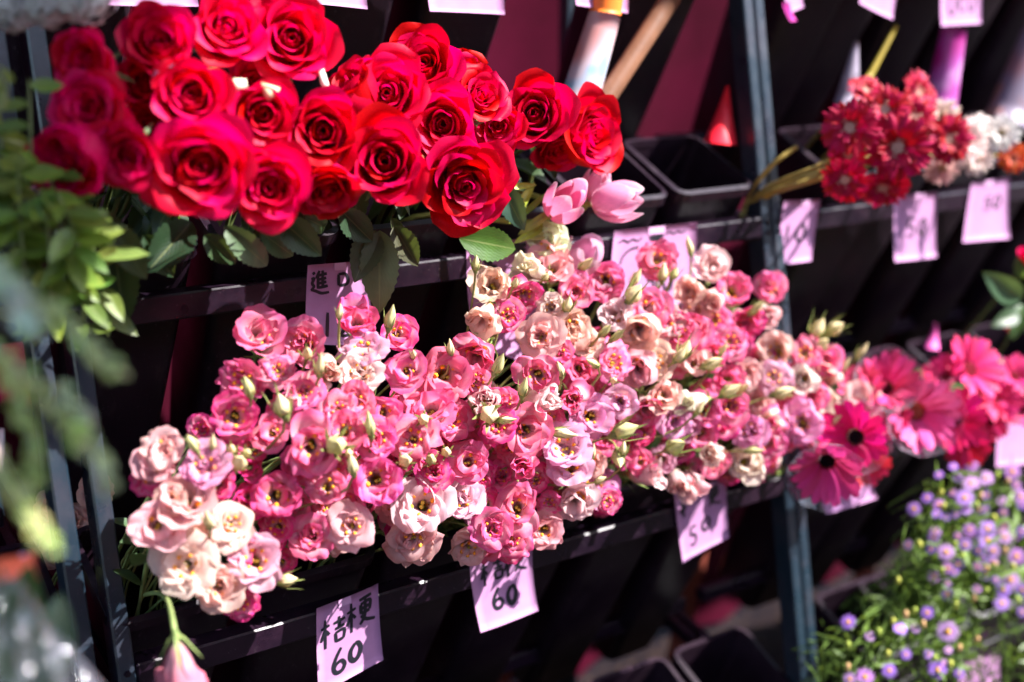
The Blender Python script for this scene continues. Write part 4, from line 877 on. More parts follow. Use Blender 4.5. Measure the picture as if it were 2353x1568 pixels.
# ------------------------------------------------------------------ price tags with handwriting
GLY = {
 'wood': [[(.02, .30), (.42, .22)], [(.22, .0), (.20, 1)], [(.2, .34), (.02, .72)], [(.24, .38), (.4, .56)]],
 'ji': [[(.5, .2), (.95, .12)], [(.72, -.02), (.72, .40)], [(.55, .44), (.92, .38)], [(.56, .60), (.58, .96)], [(.56, .60), (.90, .56), (.86, .92)], [(.58, .94), (.86, .90)]],
 'geng': [[(.5, .08), (.98, .0)], [(.55, .25), (.57, .6)], [(.55, .25), (.92, .2), (.9, .56)], [(.57, .42), (.9, .38)], [(.57, .6), (.9, .56)], [(.74, .04), (.7, .7), (.5, .98)], [(.55, .66), (.75, .86), (1.1, .98)]],
 'jin': [[(.12, .05), (.22, .16)], [(.04, .36), (.2, .33), (.1, .55), (.2, .7), (.04, .86)], [(.04, .84), (.3, .9), (.6, 1), (1.0, .96)], [(.5, .0), (.32, .35)], [(.42, .2), (.42, .8)], [(.66, .0), (.7, .12)],
         [(.42, .22), (.92, .14)], [(.44, .4), (.88, .33)], [(.44, .57), (.88, .5)], [(.42, .76), (.95, .68)], [(.68, .18), (.68, .74)]],
 'kou': [[(.15, .1), (.1, .85)], [(.15, .1), (.7, .08), (.9, .4), (.75, .75), (.1, .85)]],
 'xiang': [[(.55, -.05), (.3, .08)], [(.05, .2), (.95, .14)], [(.5, .05), (.48, .45)], [(.48, .2), (.1, .45)], [(.5, .2), (.9, .42)], [(.3, .55), (.3, 1)], [(.3, .55), (.78, .52), (.76, 1)], [(.3, .76), (.76, .74)], [(.3, .97), (.76, .96)]],
 'jin2': [[(.5, 0), (.1, .35)], [(.5, 0), (.95, .35)], [(.3, .38), (.7, .36)], [(.2, .58), (.8, .55)], [(.5, .38), (.5, .92)], [(.3, .66), (.36, .8)], [(.7, .64), (.62, .8)], [(.05, .95), (.98, .92)]],
 '6': [[(.62, 0), (.3, .35), (.12, .7), (.25, .97), (.6, .97), (.78, .75), (.6, .55), (.3, .62), (.16, .78)]],
 '0': [[(.5, .05), (.2, .35), (.15, .75), (.4, .97), (.7, .8), (.85, .4), (.7, .08), (.5, .05)]],
 '5': [[(.85, .0), (.35, .04), (.28, .42), (.6, .44), (.75, .7), (.5, 1), (.12, .9)]],
 '1': [[(.62, .0), (.40, 1)]], '2': [[(.1, .25), (.4, .02), (.75, .2), (.5, .6), (.1, 1), (.9, .93)]],
 'a': [[(.1, .2), (.9, .12)], [(.45, 0), (.4, .8)], [(.75, .3), (.5, .85), (.15, .8), (.3, .5), (.8, .5), (.8, .9), (.55, 1)]],
 'arc': [[(0, 1), (.1, .5), (.4, .1), (.75, .0), (1, .2)]], 'tilde': [[(0, .6), (.2, .3), (.4, .6), (.6, .3), (.8, .55), (1, .2)]], 'c': [[(.8, .1), (.4, .05), (.15, .4), (.3, .9), (.8, .85)]],
}
PINKP = (0.52, 0.25, 0.47)
def price_tag(corn, y=None, label='', marks=(), curl=0.006, col=PINKP, name='price_tag', pts=None, wave=0.0015, group='pink price tags'):
    Z = None
    c3 = pts or [V(a[0], a[1], y - 0.0) for a in corn]
    c3[2] = c3[2] + Vector((0, -curl, 0)); c3[3] = c3[3] + Vector((0, -curl * 0.7, 0))
    ph = U_(0, 6)
    nrm = (c3[3] - c3[0]).cross(c3[1] - c3[0]).normalized()
    if nrm.dot(c3[0] - CAM) > 0: nrm = -nrm
    def S(u, v):
        a = c3[0].lerp(c3[1], u); d = c3[3].lerp(c3[2], u); p = a.lerp(d, v)
        return p + nrm * (wave * sin(u * 4 + ph + v * 2) + curl * (v * v - v) * 0.8)
    n, m = 8, 9; v = []; t = 0.0003; curl = curl * 1.5
    for k in (0, 1):
        for j in range(m + 1):
            for i in range(n + 1): v.append(S(i / n, j / m) - nrm * t * k)
    f = []; q = (n + 1) * (m + 1)
    for j in range(m):
        for i in range(n):
            a = j * (n + 1) + i; f.append((a, a + 1, a + n + 2, a + n + 1)); f.append((q + a, q + a + n + 1, q + a + n + 2, q + a + 1))
    edge = [i for i in range(n + 1)] + [j * (n + 1) + n for j in range(1, m + 1)] + [m * (n + 1) + i for i in range(n - 1, -1, -1)] + [j * (n + 1) for j in range(m - 1, 0, -1)]
    for a, b_ in zip(edge, edge[1:] + edge[:1]): f.append((a, b_, q + b_, q + a))
    org = c3[0]; o, mw = thing(name, org, label, 'price tag', group)
    link('paper', mesh('paper', [p - org for p in v], f, M_PAPER), o, col)
    wid = (c3[1] - c3[0]).length; hei = (c3[3] - c3[0]).length; b = MB()
    for (g_, u0, v0, us, vs, lw) in marks:
        st = [s for k in g_.split('+') for s in GLY[k]]
        for s in st:
            # resample smoothly
            pp = []
            for (p0, p1, p2, p3) in zip([s[0]] + s[:-2], s[:-1], s[1:], s[2:] + [s[-1]]):
                for k in range(5):
                    t_ = k / 5; pp.append(tuple(0.5 * (2 * p1[i] + (p2[i] - p0[i]) * t_ + (2 * p0[i] - 5 * p1[i] + 4 * p2[i] - p3[i]) * t_ ** 2 + (3 * p1[i] - p0[i] - 3 * p2[i] + p3[i]) * t_ ** 3) for i in (0, 1)))
            pp.append(s[-1]); L_, R_ = [], []
            for i, c in enumerate(pp):
                a, d = pp[max(i - 1, 0)], pp[min(i + 1, len(pp) - 1)]
                dx, dy = (d[0] - a[0]) * us * wid, (d[1] - a[1]) * vs * hei; ln = math.hypot(dx, dy) or 1
                w_ = 1.3 * lw * (0.55 + 0.6 * sin(pi * (0.15 + 0.75 * i / len(pp)))); nx_, ny_ = -dy / ln * w_ / wid, dx / ln * w_ / hei
                uu, vv = u0 + c[0] * us, v0 + c[1] * vs
                L_.append(S(uu + nx_, vv + ny_) + nrm * 0.0005 - org); R_.append(S(uu - nx_, vv - ny_) + nrm * 0.0005 - org)
            k = len(pp); b.add(L_ + R_, [(i, i + 1, k + i + 1, k + i) for i in range(k - 1)])
    tb_ = MB(); tu = U_(.3, .55); tv_ = [S(tu + du, dv) + nrm * (0.0008 + 0.0004 * dv) - org for dv in (0.0, 0.045, 0.09) for du in (0, .1, .2)]
    tb_.add(tv_, [(0, 1, 4, 3), (1, 2, 5, 4), (3, 4, 7, 6), (4, 5, 8, 7)]); link('tape', tb_.mesh('tape', M_TAPE), o)
    if marks: link('handwriting', b.mesh('handwriting', M_INK), o)
    return o
def dcn(t, *q): return [TL[t](*p) for p in q]
ym = yfront(0.985) - 0.0035; yl = yfront(0.65) - 0.0035; yt = yfront(1.31) - 0.004
price_tag([(708, 610), (836, 600), (863, 792), (700, 790)], ym, 'pink tag handwritten with an imported mark, below the left rose bunch', [('jin', .06, .08, .30, .28, .0011), ('kou', .50, .12, .20, .18, .0011), ('1', .22, .60, .16, .30, .0011), ('2', .46, .62, .2, .26, .0011)])
price_tag([(1072, 567), (1221, 546), (1236, 845), (1080, 790)], ym, 'bright pink tag half hidden behind the cream lisianthus, beside the large sunlit leaf', [('jin2', .20, .05, .26, .17, .0013), ('xiang', .66, .02, .26, .18, .0013), ('5', .62, .26, .14, .10, .0011)], curl=0.012)
price_tag([(1410, 531), (1603, 512), (1592, 704), (1395, 708)], ym, 'large bright pink tag below the two tulips', [('tilde', .06, .10, .28, .10, .0008), ('arc', .10, .24, .26, .2, .0009), ('a', .40, .10, .22, .16, .0016), ('tilde', .62, .06, .25, .08, .0007), ('5', .4, .55, .14, .25, .0014), ('0', .6, .55, .14, .25, .0014)])
price_tag([(1803, 462), (1884, 459), (1857, 598), (1784, 608)], ym, 'narrow pink tag reading 10, left of the dark red gerberas', [('1', .1, .38, .2, .26, .0014), ('0', .42, .38, .3, .28, .0016)])
price_tag([(2058, 447), (2154, 443), (2147, 590), (2050, 601)], ym, 'pink tag reading 50 under the drooping dark red gerbera', [('5', .25, .38, .25, .26, .0014), ('0', .52, .38, .25, .26, .0018)])
price_tag([(2233, 420), (2322, 408), (2313, 547), (2206, 556)], ym, 'pink tag reading 50 under the white daisy, rightmost of the middle row', [('5', .35, .28, .24, .2, .0012), ('0', .6, .26, .22, .22, .0016)])
price_tag([(729, 1400), (868, 1341), (876, 1513), (727, 1590)], yl, 'pink tag handwritten 60, leftmost of the lower row', [('wood', .06, .18, .33, .34, .0011), ('ji', .06, .20, .40, .30, .0012), ('wood', .46, .10, .36, .36, .0011), ('geng', .46, .08, .42, .34, .0014), ('6', .20, .58, .26, .28, .0015), ('0', .46, .60, .24, .22, .0019)])
price_tag([(1080, 1275), (1222, 1240), (1222, 1394), (1093, 1446)], yl, 'pink tag handwritten 60 below the magenta blooms, right of the other 60', [('wood', .15, .14, .26, .32, .0011), ('ji', .18, .14, .34, .28, .0012), ('wood', .52, .10, .28, .32, .0011), ('geng', .52, .08, .34, .3, .0014), ('6', .26, .52, .22, .26, .0016), ('0', .50, .54, .2, .24, .0021)], curl=0.014)
price_tag([(1547, 1130), (1672, 1100), (1666, 1232), (1564, 1291)], yl, 'pink tag reading 50 below the pale hanging buds, by the double post', [('wood', .08, .14, .28, .26, .0014), ('geng', .45, .08, .4, .3, .0016), ('5', .18, .58, .22, .26, .0014), ('0', .46, .52, .22, .2, .0018)])
price_tag([(1878, 1090), (2000, 1086), (2010, 1143), (1893, 1179)], yl, 'blank bottom of a pink tag under the magenta gerbera')
price_tag([(2298, 950), (2378, 935), (2370, 1060), (2286, 1072)], yl, 'pink tag at the right edge under the coral gerberas')
price_tag([(2208, 1520), (2303, 1500), (2290, 1600), (2196, 1610)], yfront(0.31) - .03, 'pink tag at the bottom edge below the purple daisies', [('5', .2, .2, .2, .5, .0014), ('0', .5, .15, .25, .5, .0016)])
tops = [([(230, -75), (452, -75), (450, 16), (232, 12)], 'lilac tag at the top edge above the left rose bunch', ()),
 ([(655, -75), (838, -75), (838, 22), (660, 3)], 'lilac tag at the top edge right of the highest roses', ()),
 ([(980, -70), (1156, -70), (1153, 34), (985, 26)], 'lilac tag at the top edge above the right rose bunch', ()),
 ([(1322, -70), (1448, -70), (1435, 31), (1321, 12)], 'lilac tag at the top edge left of the bamboo pole', ()),
 ([(1785, -60), (1845, -60), (1841, 17), (1809, 30)], 'narrow lilac tag at the top edge right of the double post', ()),
 ([(1985, -60), (2075, -60), (2044, 45), (1968, 8)], 'pink tag turned askew at the top edge above the red gerberas', ()),
 ([(2166, -60), (2258, -60), (2247, 54), (2160, 60)], 'pink tag marked in ink at the top right', [('0', .15, .35, .25, .45, .0012), ('c', .42, .45, .2, .3, .0012), ('0', .62, .3, .25, .45, .0012)])]
for c, l, mk in tops: price_tag(c, yt, l, mk)
price_tag([(1800, 5), (1812, 5), (1824, 48), (1812, 50)], yt - .004, 'thin torn magenta strip hanging below a lilac tag', col=(0.62, 0.03, 0.36), name='paper_strip', group=None, wave=0.001)
price_tag([(0, 1284), (69, 1266), (84, 1320), (-10, 1330)], None, 'orange red tag at the left edge above the cellophane', col=(0.85, 0.14, 0.06), name='orange_tag', pts=[Q(-10, 1286, .80), Q(86, 1268, .83), Q(84, 1320, .82), Q(-10, 1332, .80)], group=None)
price_tag([], None, 'pale tag at the far left edge behind the foliage', col=(0.85, 0.6, 0.62), name='price_tag', pts=[Q(-60, 985, 1.1), Q(10, 985, 1.1), Q(2, 1085, 1.1), Q(-60, 1085, 1.1)])

# ------------------------------------------------------------------ added pale patches standing in for bright background between the roses
for i, (poly, off, col, lab) in enumerate([
 ([(1040, 530), (1075, 440), (1170, 395), (1260, 440), (1300, 530), (1235, 480), (1170, 455), (1100, 480)], .150, (0.80, 0.35, 0.66), 'pale lilac crescent patch for a tag glimpsed between the upper left roses'),
 ([(1560, 590), (1600, 535), (1680, 540), (1690, 590), (1640, 620), (1580, 620)], .150, (0.86, 0.78, 0.58), 'small cream patch standing in for bright background below the topmost roses'),
 ([(1785, 560), (1915, 600), (1880, 660), (1830, 690), (1800, 640)], .155, (0.80, 0.70, 0.42), 'triangular cream patch standing in for bright background above a dark rose'),
 ([(2180, 490), (2215, 470), (2255, 600), (2220, 625), (2190, 570)], .140, (0.88, 0.82, 0.72), 'thin white patch standing in for bright background beside the large top right rose')]):
    p3 = [P(*TL[1](*q), off + 0.01) for q in poly]; c = sum(p3, Vector()) / len(p3); back = FV * 0.004
    v = [q - c for q in p3] + [Vector((0, 0, 0)) - FV * 0.005] + [q - c + back for q in p3]; n = len(p3)
    f = [(k, (k + 1) % n, n) for k in range(n)] + [(k, n + 1 + k, n + 1 + (k + 1) % n, (k + 1) % n) for k in range(n)] + [tuple(range(2 * n, n, -1))]
    if i == 0: f = [(0, 1, 7), (1, 2, 6, 7), (2, 3, 5, 6), (3, 4, 5)] + [(k, n + 1 + k, n + 1 + (k + 1) % n, (k + 1) % n) for k in range(n)]
    o = link('bright_gap_patch', mesh('bright_gap_patch', v, f, M_PAPER), None, col); o.location = c; tag(o, lab, 'petal')

# ------------------------------------------------------------------ foliage at the left
def leafy(name, pts, nl, me_list, s, col, label, cat, grp, r=0.0018, spread=1.0, stemc=(0.25, 0.3, 0.12), droop=-0.3):
    root, mw = thing(name, pts[0], label, cat, grp); inv = mw.inverted(); b = MB()
    cur = [] 
    for (p0, p1, p2, p3) in zip([pts[0]] + pts[:-2], pts[:-1], pts[1:], pts[2:] + [pts[-1]]):
        for k in range(4):
            t = k / 4; cur.append(0.5 * (2 * p1 + (p2 - p0) * t + (2 * p0 - 5 * p1 + 4 * p2 - p3) * t * t + (3 * p1 - p0 - 3 * p2 + p3) * t ** 3))
    cur.append(pts[-1]); b.tube([inv @ q for q in cur], [r * (1 - 0.6 * i / len(cur)) for i in range(len(cur))], 6); STEMOF[root.name] = link('stem', b.mesh('stem', M_STEM), root, stemc)
    for i in range(nl):
        f = (i + 0.5) / nl * (len(cur) - 1); k = min(int(f), len(cur) - 2); q = cur[k].lerp(cur[k + 1], f - k); d = (cur[k + 1] - cur[k]).normalized()
        sd = Vector((U_(-1, 1), U_(-1, 1), U_(-1, 1))); sd = (sd - d * sd.dot(d)).normalized()
        put_leaf(root, mw, random.choice(me_list), q, d * 0.6 + sd * spread + Vector((0, 0, droop)), Vector((U_(-.5, .5), -0.7, 0.6)), s * U_(0.7, 1.2), tuple(x * U_(.8, 1.2) for x in col))
    return root
gl = 'leafy green stems at the left'
labs = ['leftmost green leafy stem beside the purple post', 'bright green leafy stem hanging behind the left post', 'green leafy stem nearest the roses on the left', 'low green leafy stem drooping over the blue post',
        'green leafy stem reaching up the left post', 'dark green leafy stem at the very left edge', 'yellow green leafy stem below the shaded roses', 'green leafy stem hanging down to the pale buds', 'short green leafy stem between the two left posts', 'thick clump stem of narrow green leaves at mid left']
for i, (a, b_, c) in enumerate([((60, 720), (50, 560), (40, 380)), ((120, 760), (115, 600), (100, 430)), ((190, 760), (190, 610), (150, 460)), ((230, 720), (235, 620), (190, 520)), ((60, 560), (70, 350), (66, 180)),
                               ((-20, 700), (-10, 480), (0, 300)), ((160, 700), (150, 540), (110, 380)), ((70, 740), (60, 640), (90, 500)), ((150, 640), (170, 540), (130, 440)), ((20, 680), (40, 520), (20, 400))]):
    d0 = 0.98 + 0.02 * (i % 4)
    leafy('leafy_stem', [Q(*a, d0 + .05), Q(*b_, d0), Q(*c, d0 - .02)], 20 if i != 4 else 7, LEAF_RUS, 0.82, [(0.15, 0.22, 0.03), (0.21, 0.27, 0.035), (0.11, 0.18, 0.03), (0.19, 0.22, 0.05)][i % 4], labs[i], 'foliage', gl, droop=-0.7)
leafy('leafy_stem', [Q(-30, 290, .92), Q(5, 240, .92), Q(20, 180, .92)], 5, LEAF_RUS, 0.8, (0.25, 0.30, 0.06), 'small yellow green sprig at the left edge below the white blossom', 'foliage', gl)
labs = ['long pale blurred flower spike crossing the blue posts', 'blurred spike of pale buds arching down over the left post', 'blurred yellow green spike low at the left edge', 'pale silvery blurred spike nearest the camera at the left', 'blurred green spike behind the pale ones, lower left', 'blurred bud spike ending in a pinkish tip before the right blue post']
PALE = [(0.50, 0.58, 0.24), (0.48, 0.56, 0.18), (0.52, 0.58, 0.22), (0.58, 0.68, 0.56), (0.38, 0.48, 0.14), (0.54, 0.58, 0.34)]
for i, (pl, d0, n) in enumerate([([(-20, 600), (110, 700), (200, 770), (275, 850)], .62, 46), ([(-30, 780), (70, 860), (150, 950), (200, 1010)], .64, 40), ([(-40, 1010), (30, 1100), (80, 1180), (120, 1250)], .60, 50),
                               ([(-60, 590), (0, 640), (40, 680), (90, 760)], .55, 40), ([(20, 820), (60, 930), (90, 1020), (100, 1110)], .66, 40), ([(150, 880), (200, 980), (240, 1060), (262, 1115)], .64, 30)]):
    leafy('flower_spike', [Q(x - 14, y, d0 + .06 - 0.004 * k) for k, (x, y) in enumerate(pl)], int(n * 1.5), [LEAF_RUS[0], LEAF_RUS[1], LEAF_LIS[1]], 0.22, PALE[i], labs[i], 'flower spike', 'pale blurred spikes in the left foreground', r=0.0016, spread=0.8, stemc=(0.45, 0.5, 0.3), droop=-0.15)
# peach blooms of the left-hand rack
for (px, py, d, lab) in [(130, 1165, .55, 'peach carnation behind the left blue post, topmost'), (152, 1225, .6, 'peach carnation behind the left blue post, in the middle'), (140, 1270, .5, 'peach carnation behind the left blue post, lowest'), (178, 1195, .5, 'reddish peach carnation between the two blue posts'), (230, 1130, .45, 'rosy carnation between the two blue posts')]:
    p = Q(px - 8, py, 1.30); ax = facing(p, U_(-.3, .3), U_(-.2, .4)); root, mw = thing('carnation', p - ax * .02, lab, 'carnation', 'peach carnations of the left rack', frame_for(ax, 0)); s = 0.78
    for me, a, t in LIS['double'][1] + LIS['rosebud'][0]: link('petal', me, root, (0.85, 0.50, 0.40), Matrix.Diagonal((s, s, s, 1)) @ spin(a, t))
    stem_obj(root, mw, p - ax * .02, ax, Vector((0.215, 0.02, 0.60)), 0.0015)
# white blossom at the top left corner
b = MB()
for i in range(4):
    a = i * pi / 2; c, s_ = cos(a), sin(a)
    b.add([(0, 0, 0), (c * .004 - s_ * .003, s_ * .004 + c * .003, .0012), (c * .0085, s_ * .0085, .0008), (c * .004 + s_ * .003, s_ * .004 - c * .003, .0012)], [(0, 3, 2, 1)])
FLORET = b.mesh('floret', simple('white_floret', (0.85, 0.85, 0.82), 0.7, 0.2, 90, transl=0.3))
for (cx, cy, n, lab) in [(20, -10, 110, 'white blossom head at the top left corner, cut by the frame'), (110, -22, 120, 'white blossom head second from the corner above the leaves'), (190, -25, 90, 'white blossom head nearest the roses at the top edge')]:
    c = Q(cx, cy, 0.98); root, mw = thing('white_blossom', c, lab, 'blossom', 'white blossom heads at the top left')
    for i in range(n):
        z = 1 - 2 * (i + .5) / n; a = i * 2.39996; r = math.sqrt(1 - z * z); d = Vector((r * cos(a), r * sin(a), z)); rr = 0.023 * U_(.80, 1.2)
        link('floret', FLORET, root, None, Matrix.Translation(d * rr) @ d.to_track_quat('Z', 'Y').to_matrix().to_4x4() @ Matrix.Rotation(U_(0, 3), 4, 'Z'))
    b = MB(); b.tube([Vector((0, 0, -.01)), Vector((-.03, .02, .06)), Vector((-.06, .06, .16))], .003, 6); b.lathe([(0.0001, -.019), (.012, -.014), (.019, 0), (.012, .014), (.0001, .019)], 10); link('stem', b.mesh('stem', M_STEM), root, (0.2, 0.27, 0.12))
# cellophane wrapped bunch at the bottom left
cp = [[(-60, 1330), (-10, 1322), (40, 1322), (60, 1350)], [(-70, 1400), (-10, 1395), (60, 1390), (105, 1420)], [(-80, 1480), (-10, 1470), (90, 1465), (165, 1490)], [(-90, 1580), (0, 1570), (120, 1560), (235, 1575)], [(-90, 1680), (0, 1680), (150, 1680), (290, 1680)]]
rw, mw = thing('wrapped_bunch', Q(40, 1500, .72), 'bunch of green leaves in glinting clear cellophane at the bottom left', 'wrapped bunch'); inv = mw.inverted()
v = []; m_ = 14
for j in range(17):
    fj = j / 16 * 4; k = min(int(fj), 3); fr = fj - k
    row = [tuple(cp[k][i][q] * (1 - fr) + cp[k + 1][i][q] * fr for q in (0, 1)) for i in range(4)]
    for i in range(m_ + 1):
        fi = i / m_ * 3; a = min(int(fi), 2); g_ = fi - a; x = row[a][0] * (1 - g_) + row[a + 1][0] * g_; y = row[a][1] * (1 - g_) + row[a + 1][1] * g_
        v.append(inv @ Q(x, y, .70 + 0.05 * (i / m_) ** 2 + 0.006 * sin(i * 1.9 + j * .5) + 0.004 * sin(j * 1.3 + i)))
f = [(j * (m_ + 1) + i, j * (m_ + 1) + i + 1, (j + 1) * (m_ + 1) + i + 1, (j + 1) * (m_ + 1) + i) for j in range(16) for i in range(m_)]
link('cellophane', mesh('cellophane', v, f, M_CELLO), rw)
for i in range(16):
    q = Q(U_(-30, 70), U_(1480, 1640), .80); put_leaf(rw, mw, random.choice(LEAF_ROSE), q, Vector((U_(-.6, .6), U_(-.2, .5), U_(.3, 1))), Vector((0, -1, .3)), U_(.8, 1.2), (0.02, 0.09, 0.02))

# ------------------------------------------------------------------ purple daisies at the bottom right
b = MB()
for i in range(26):
    a = 2 * pi * i / 26; l = .0115 * (0.88 + 0.2 * ((i * 7) % 5) / 5); c, s_ = cos(a), sin(a); w_ = .00115; z = 0.0006 * (i % 2)
    b.add([(c * .002 - s_ * w_ * .6, s_ * .002 + c * w_ * .6, .001 + z), (c * l * .6 - s_ * w_, s_ * l * .6 + c * w_, .0018 + z), (c * l, s_ * l, .0006 + z), (c * l * .6 + s_ * w_, s_ * l * .6 - c * w_, .0018 + z), (c * .002 + s_ * w_ * .6, s_ * .002 - c * w_ * .6, .001 + z)], [(0, 4, 3, 1), (1, 3, 2)])
AST = b.mesh('petals', simple('aster_petal', (0.4, 0.2, 0.6), 0.6, 0.15, 200, objcol=True, transl=0.3))
b = MB(); b.lathe([(.0028, .0), (.003, .0015), (.002, .003), (.0001, .0032)], 9); AST_D = b.mesh('disc', simple('aster_disc', (0.75, 0.35, 0.03), 0.8, 0.4, 500))
b = MB(); b.lathe([(.0006, -.004), (.002, -.003), (.0026, 0), (.0028, .003), (.002, .005), (.0001, .006)], 8); AST_B = b.mesh('bud', simple('aster_bud', (0.3, 0.4, 0.05), 0.7, 0.3, 300, objcol=True))
ASTERS = [] 
AFIX = [(1150, 1150, 130, -.3, .3), (1830, 1215, 180, 0, 0), (1760, 1475, 150, .1, .1), (1430, 1480, 120, 0, .1), (1265, 1525, 150, 0, .2), (1160, 1540, 110, -.2, 0), (1505, 1190, 120, .3, .6), (1545, 1370, 90, 0, .1), (1700, 1370, 80, .3, 0), (1690, 1085, 110, -.2, .2), (2200, 1020, 130, .3, 0), (2260, 860, 150, 0, .1), (2210, 930, 120, 0, .2), (1820, 670, 140, 0, .1), (1715, 650, 80, -.3, .1), (1950, 620, 110, 0, 0), (2100, 590, 150, .1, .3), (2220, 570, 120, 0, .3), (2300, 700, 150, 0, .2), (2140, 660, 120, 0, 0), (1980, 515, 100, 0, .1), (2100, 510, 140, .1, .2), (1945, 300, 150, 0, .3), (1990, 200, 140, -.1, .5), (2090, 165, 130, 0, .4), (2270, 120, 140, .1, .2), (1980, 70, 150, 0, .5), (1870, 85, 80, 0, .5), (1600, 375, 120, -.3, .2), (1690, 300, 100, -.3, .4), (1770, 345, 100, -.1, .3), (1560, 620, 90, -.5, .1), (2210, 400, 80, 0, 0), (2330, 290, 120, .2, .2), (2335, 530, 90, .1, 0), (2135, 740, 100, 0, 0), (1830, 780, 100, .1, -.1), (2160, 860, 70, 0, 0), (2340, 930, 110, 0, 0), (1900, 560, 70, 0, 0), (2300, 210, 80, 0, .2), (2030, 770, 80, 0, -.1), (1800, 1440, 90, .2, .1), (1910, 1500, 90, .1, 0), (1300, 1245, 80, 0, .4), (1610, 1190, 80, 0, .3), (2340, 1080, 90, 0, 0), (1835, 1340, 70, 0, .2), (2040, 660, 90, -.2, 0), (1770, 140, 80, -.2, .5), (1900, 160, 80, .2, .4)]
RA = random.Random(9)
for i in range(34): AFIX.append((RA.uniform(1720, 2340), RA.uniform(250, 1000), RA.uniform(70, 110), RA.uniform(-.4, .4), RA.uniform(-.2, .4)))
def aoff(px, py): return 0.03 + 0.07 * min(1, max(0, (px - 1880) / 300)) + 0.04 * min(1, max(0, (py - 1100) / 400))
def amouth(px):
    x = near_bucket(P(px, 1568, .05).x, 'base', XA1 + .1); return mouth(x, 'base', U_(-.8, .8), U_(.1, .9))
arow = {}
for i, (x, y, d, fx, fy) in enumerate(AFIX):
    px, py = TL[9](x, y); fixed = i < 51; p = P(px, py, aoff(px, py) + (0 if fixed else -0.02)); ax = facing(p, fx, fy); dist = (p - CAM).dot(FV); s = .46 * d * PXS / FPX * dist / .0108
    root, mw = thing('purple_daisy', p - ax * .001, rot=frame_for(ax, U_(0, 6)))
    c = RA.choice([(0.40, 0.19, 0.70), (0.52, 0.28, 0.74), (0.52, 0.23, 0.60), (0.64, 0.36, 0.70)])
    link('petals', AST, root, c, Matrix.Diagonal((s, s, s, 1))); link('disc', AST_D, root, None, Matrix.Diagonal((s, s, s, 1)))
    pts = stem_obj(root, mw, p - ax * .001, ax, amouth(px), 0.0009, (0.14, 0.24, 0.05), .4, .03, 0)
    for k in range(5):
        j = RA.randint(4, 8); put_leaf(root, mw, RA.choice(LEAF_AST), pts[j], Vector((U_(-1, 1), U_(-1, .3), U_(-.2, 1))), Vector((0, -.5, 1)), U_(.6, 1.1), (0.14, 0.23, 0.035))
    row = ['first', 'second', 'third', 'fourth', 'fifth', 'sixth', 'seventh'][max(0, min(6, int((py - 1060) / 73)))]
    arow.setdefault(row, []).append((px, root, 'big violet' if d > 125 else 'violet' if d > 95 else 'small mauve'))
# ground cover of leaves, side stalks and green buds of the daisy bunch
ADB = []
b = MB(); bb = MB()
for i in range(900):
    low = i % 3 == 0
    if low: x = RA.uniform(930, 2000); y = RA.uniform(1180, 1700)
    else: x = RA.uniform(1520, 2420); y = RA.uniform(130, 1600)
    if not low and x < 1640 and not (420 < y < 1000): continue
    px, py = TL[9](x, y); p = P(px, py, aoff(px, py) - RA.uniform(0.0, .06)); d = Vector((RA.uniform(-.8, .8), RA.uniform(-1, .2), RA.uniform(-.1, 1))).normalized(); L = RA.uniform(.014, .036); w_ = RA.uniform(.0012, .0026)
    sde = d.cross(Vector((RA.uniform(-1, 1), RA.uniform(-1, 1), RA.uniform(-1, 1)))).normalized() * w_; bend = Vector((0, 0, -L * .12))
    b.add([p, p + d * L * .45 + sde, p + d * L + bend, p + d * L * .45 - sde, p + d * L * .45 - Vector((0, 0, .0008))], [(0, 4, 1), (1, 4, 2), (2, 4, 3), (3, 4, 0)], [(0, .5), (.45, 1), (1, .5), (.45, 0), (.45, .5)])
    if i % 2 == 0: q = p + d * L * .3; b.tube([q - d * .05 - Vector((0, 0, .03)), q], .0007, 4, False)
fo = link('daisy_foliage', b.mesh('daisy_foliage', M_LEAF), None, (0.11, 0.19, 0.03)); tag(fo, 'dense narrow green leaves of the purple daisy bunch', 'foliage', kind='stuff')
k = 0
for (x, y) in [(1600, 1075), (1665, 1165), (1455, 1150), (1360, 1220), (1145, 1460), (1420, 1370), (1790, 800), (2010, 990), (1885, 1040), (2090, 940), (2030, 1270), (1780, 270), (2170, 150), (2240, 190), (1800, 360), (1875, 620), (2220, 665), (2280, 770), (2310, 1005), (2100, 790), (1640, 620), (1930, 700), (1910, 1330), (1850, 1440), (1740, 1400), (2150, 760), (1490, 870), (2030, 350), (2060, 290), (2150, 440), (1150, 1310), (1545, 1100)]:
    px, py = TL[9](x, y); p = P(px, py, aoff(px, py) + .004); ax = facing(p, U_(-.3, .3), .8); root, mw = thing('daisy_bud', p, rot=frame_for(ax, 0)); ADB.append((px, root, ('green', 'reddish', 'yellow')[k % 3]))
    link('bud', AST_B, root, [(0.34, 0.42, 0.06), (0.62, 0.36, 0.16), (0.5, 0.5, 0.08)][k % 3], Matrix.Diagonal((1.2, 1.2, 1.2, 1))); k += 1
    stem_obj(root, mw, p, ax, amouth(px), 0.0007, (0.16, 0.26, 0.05), .4, .03, .003)

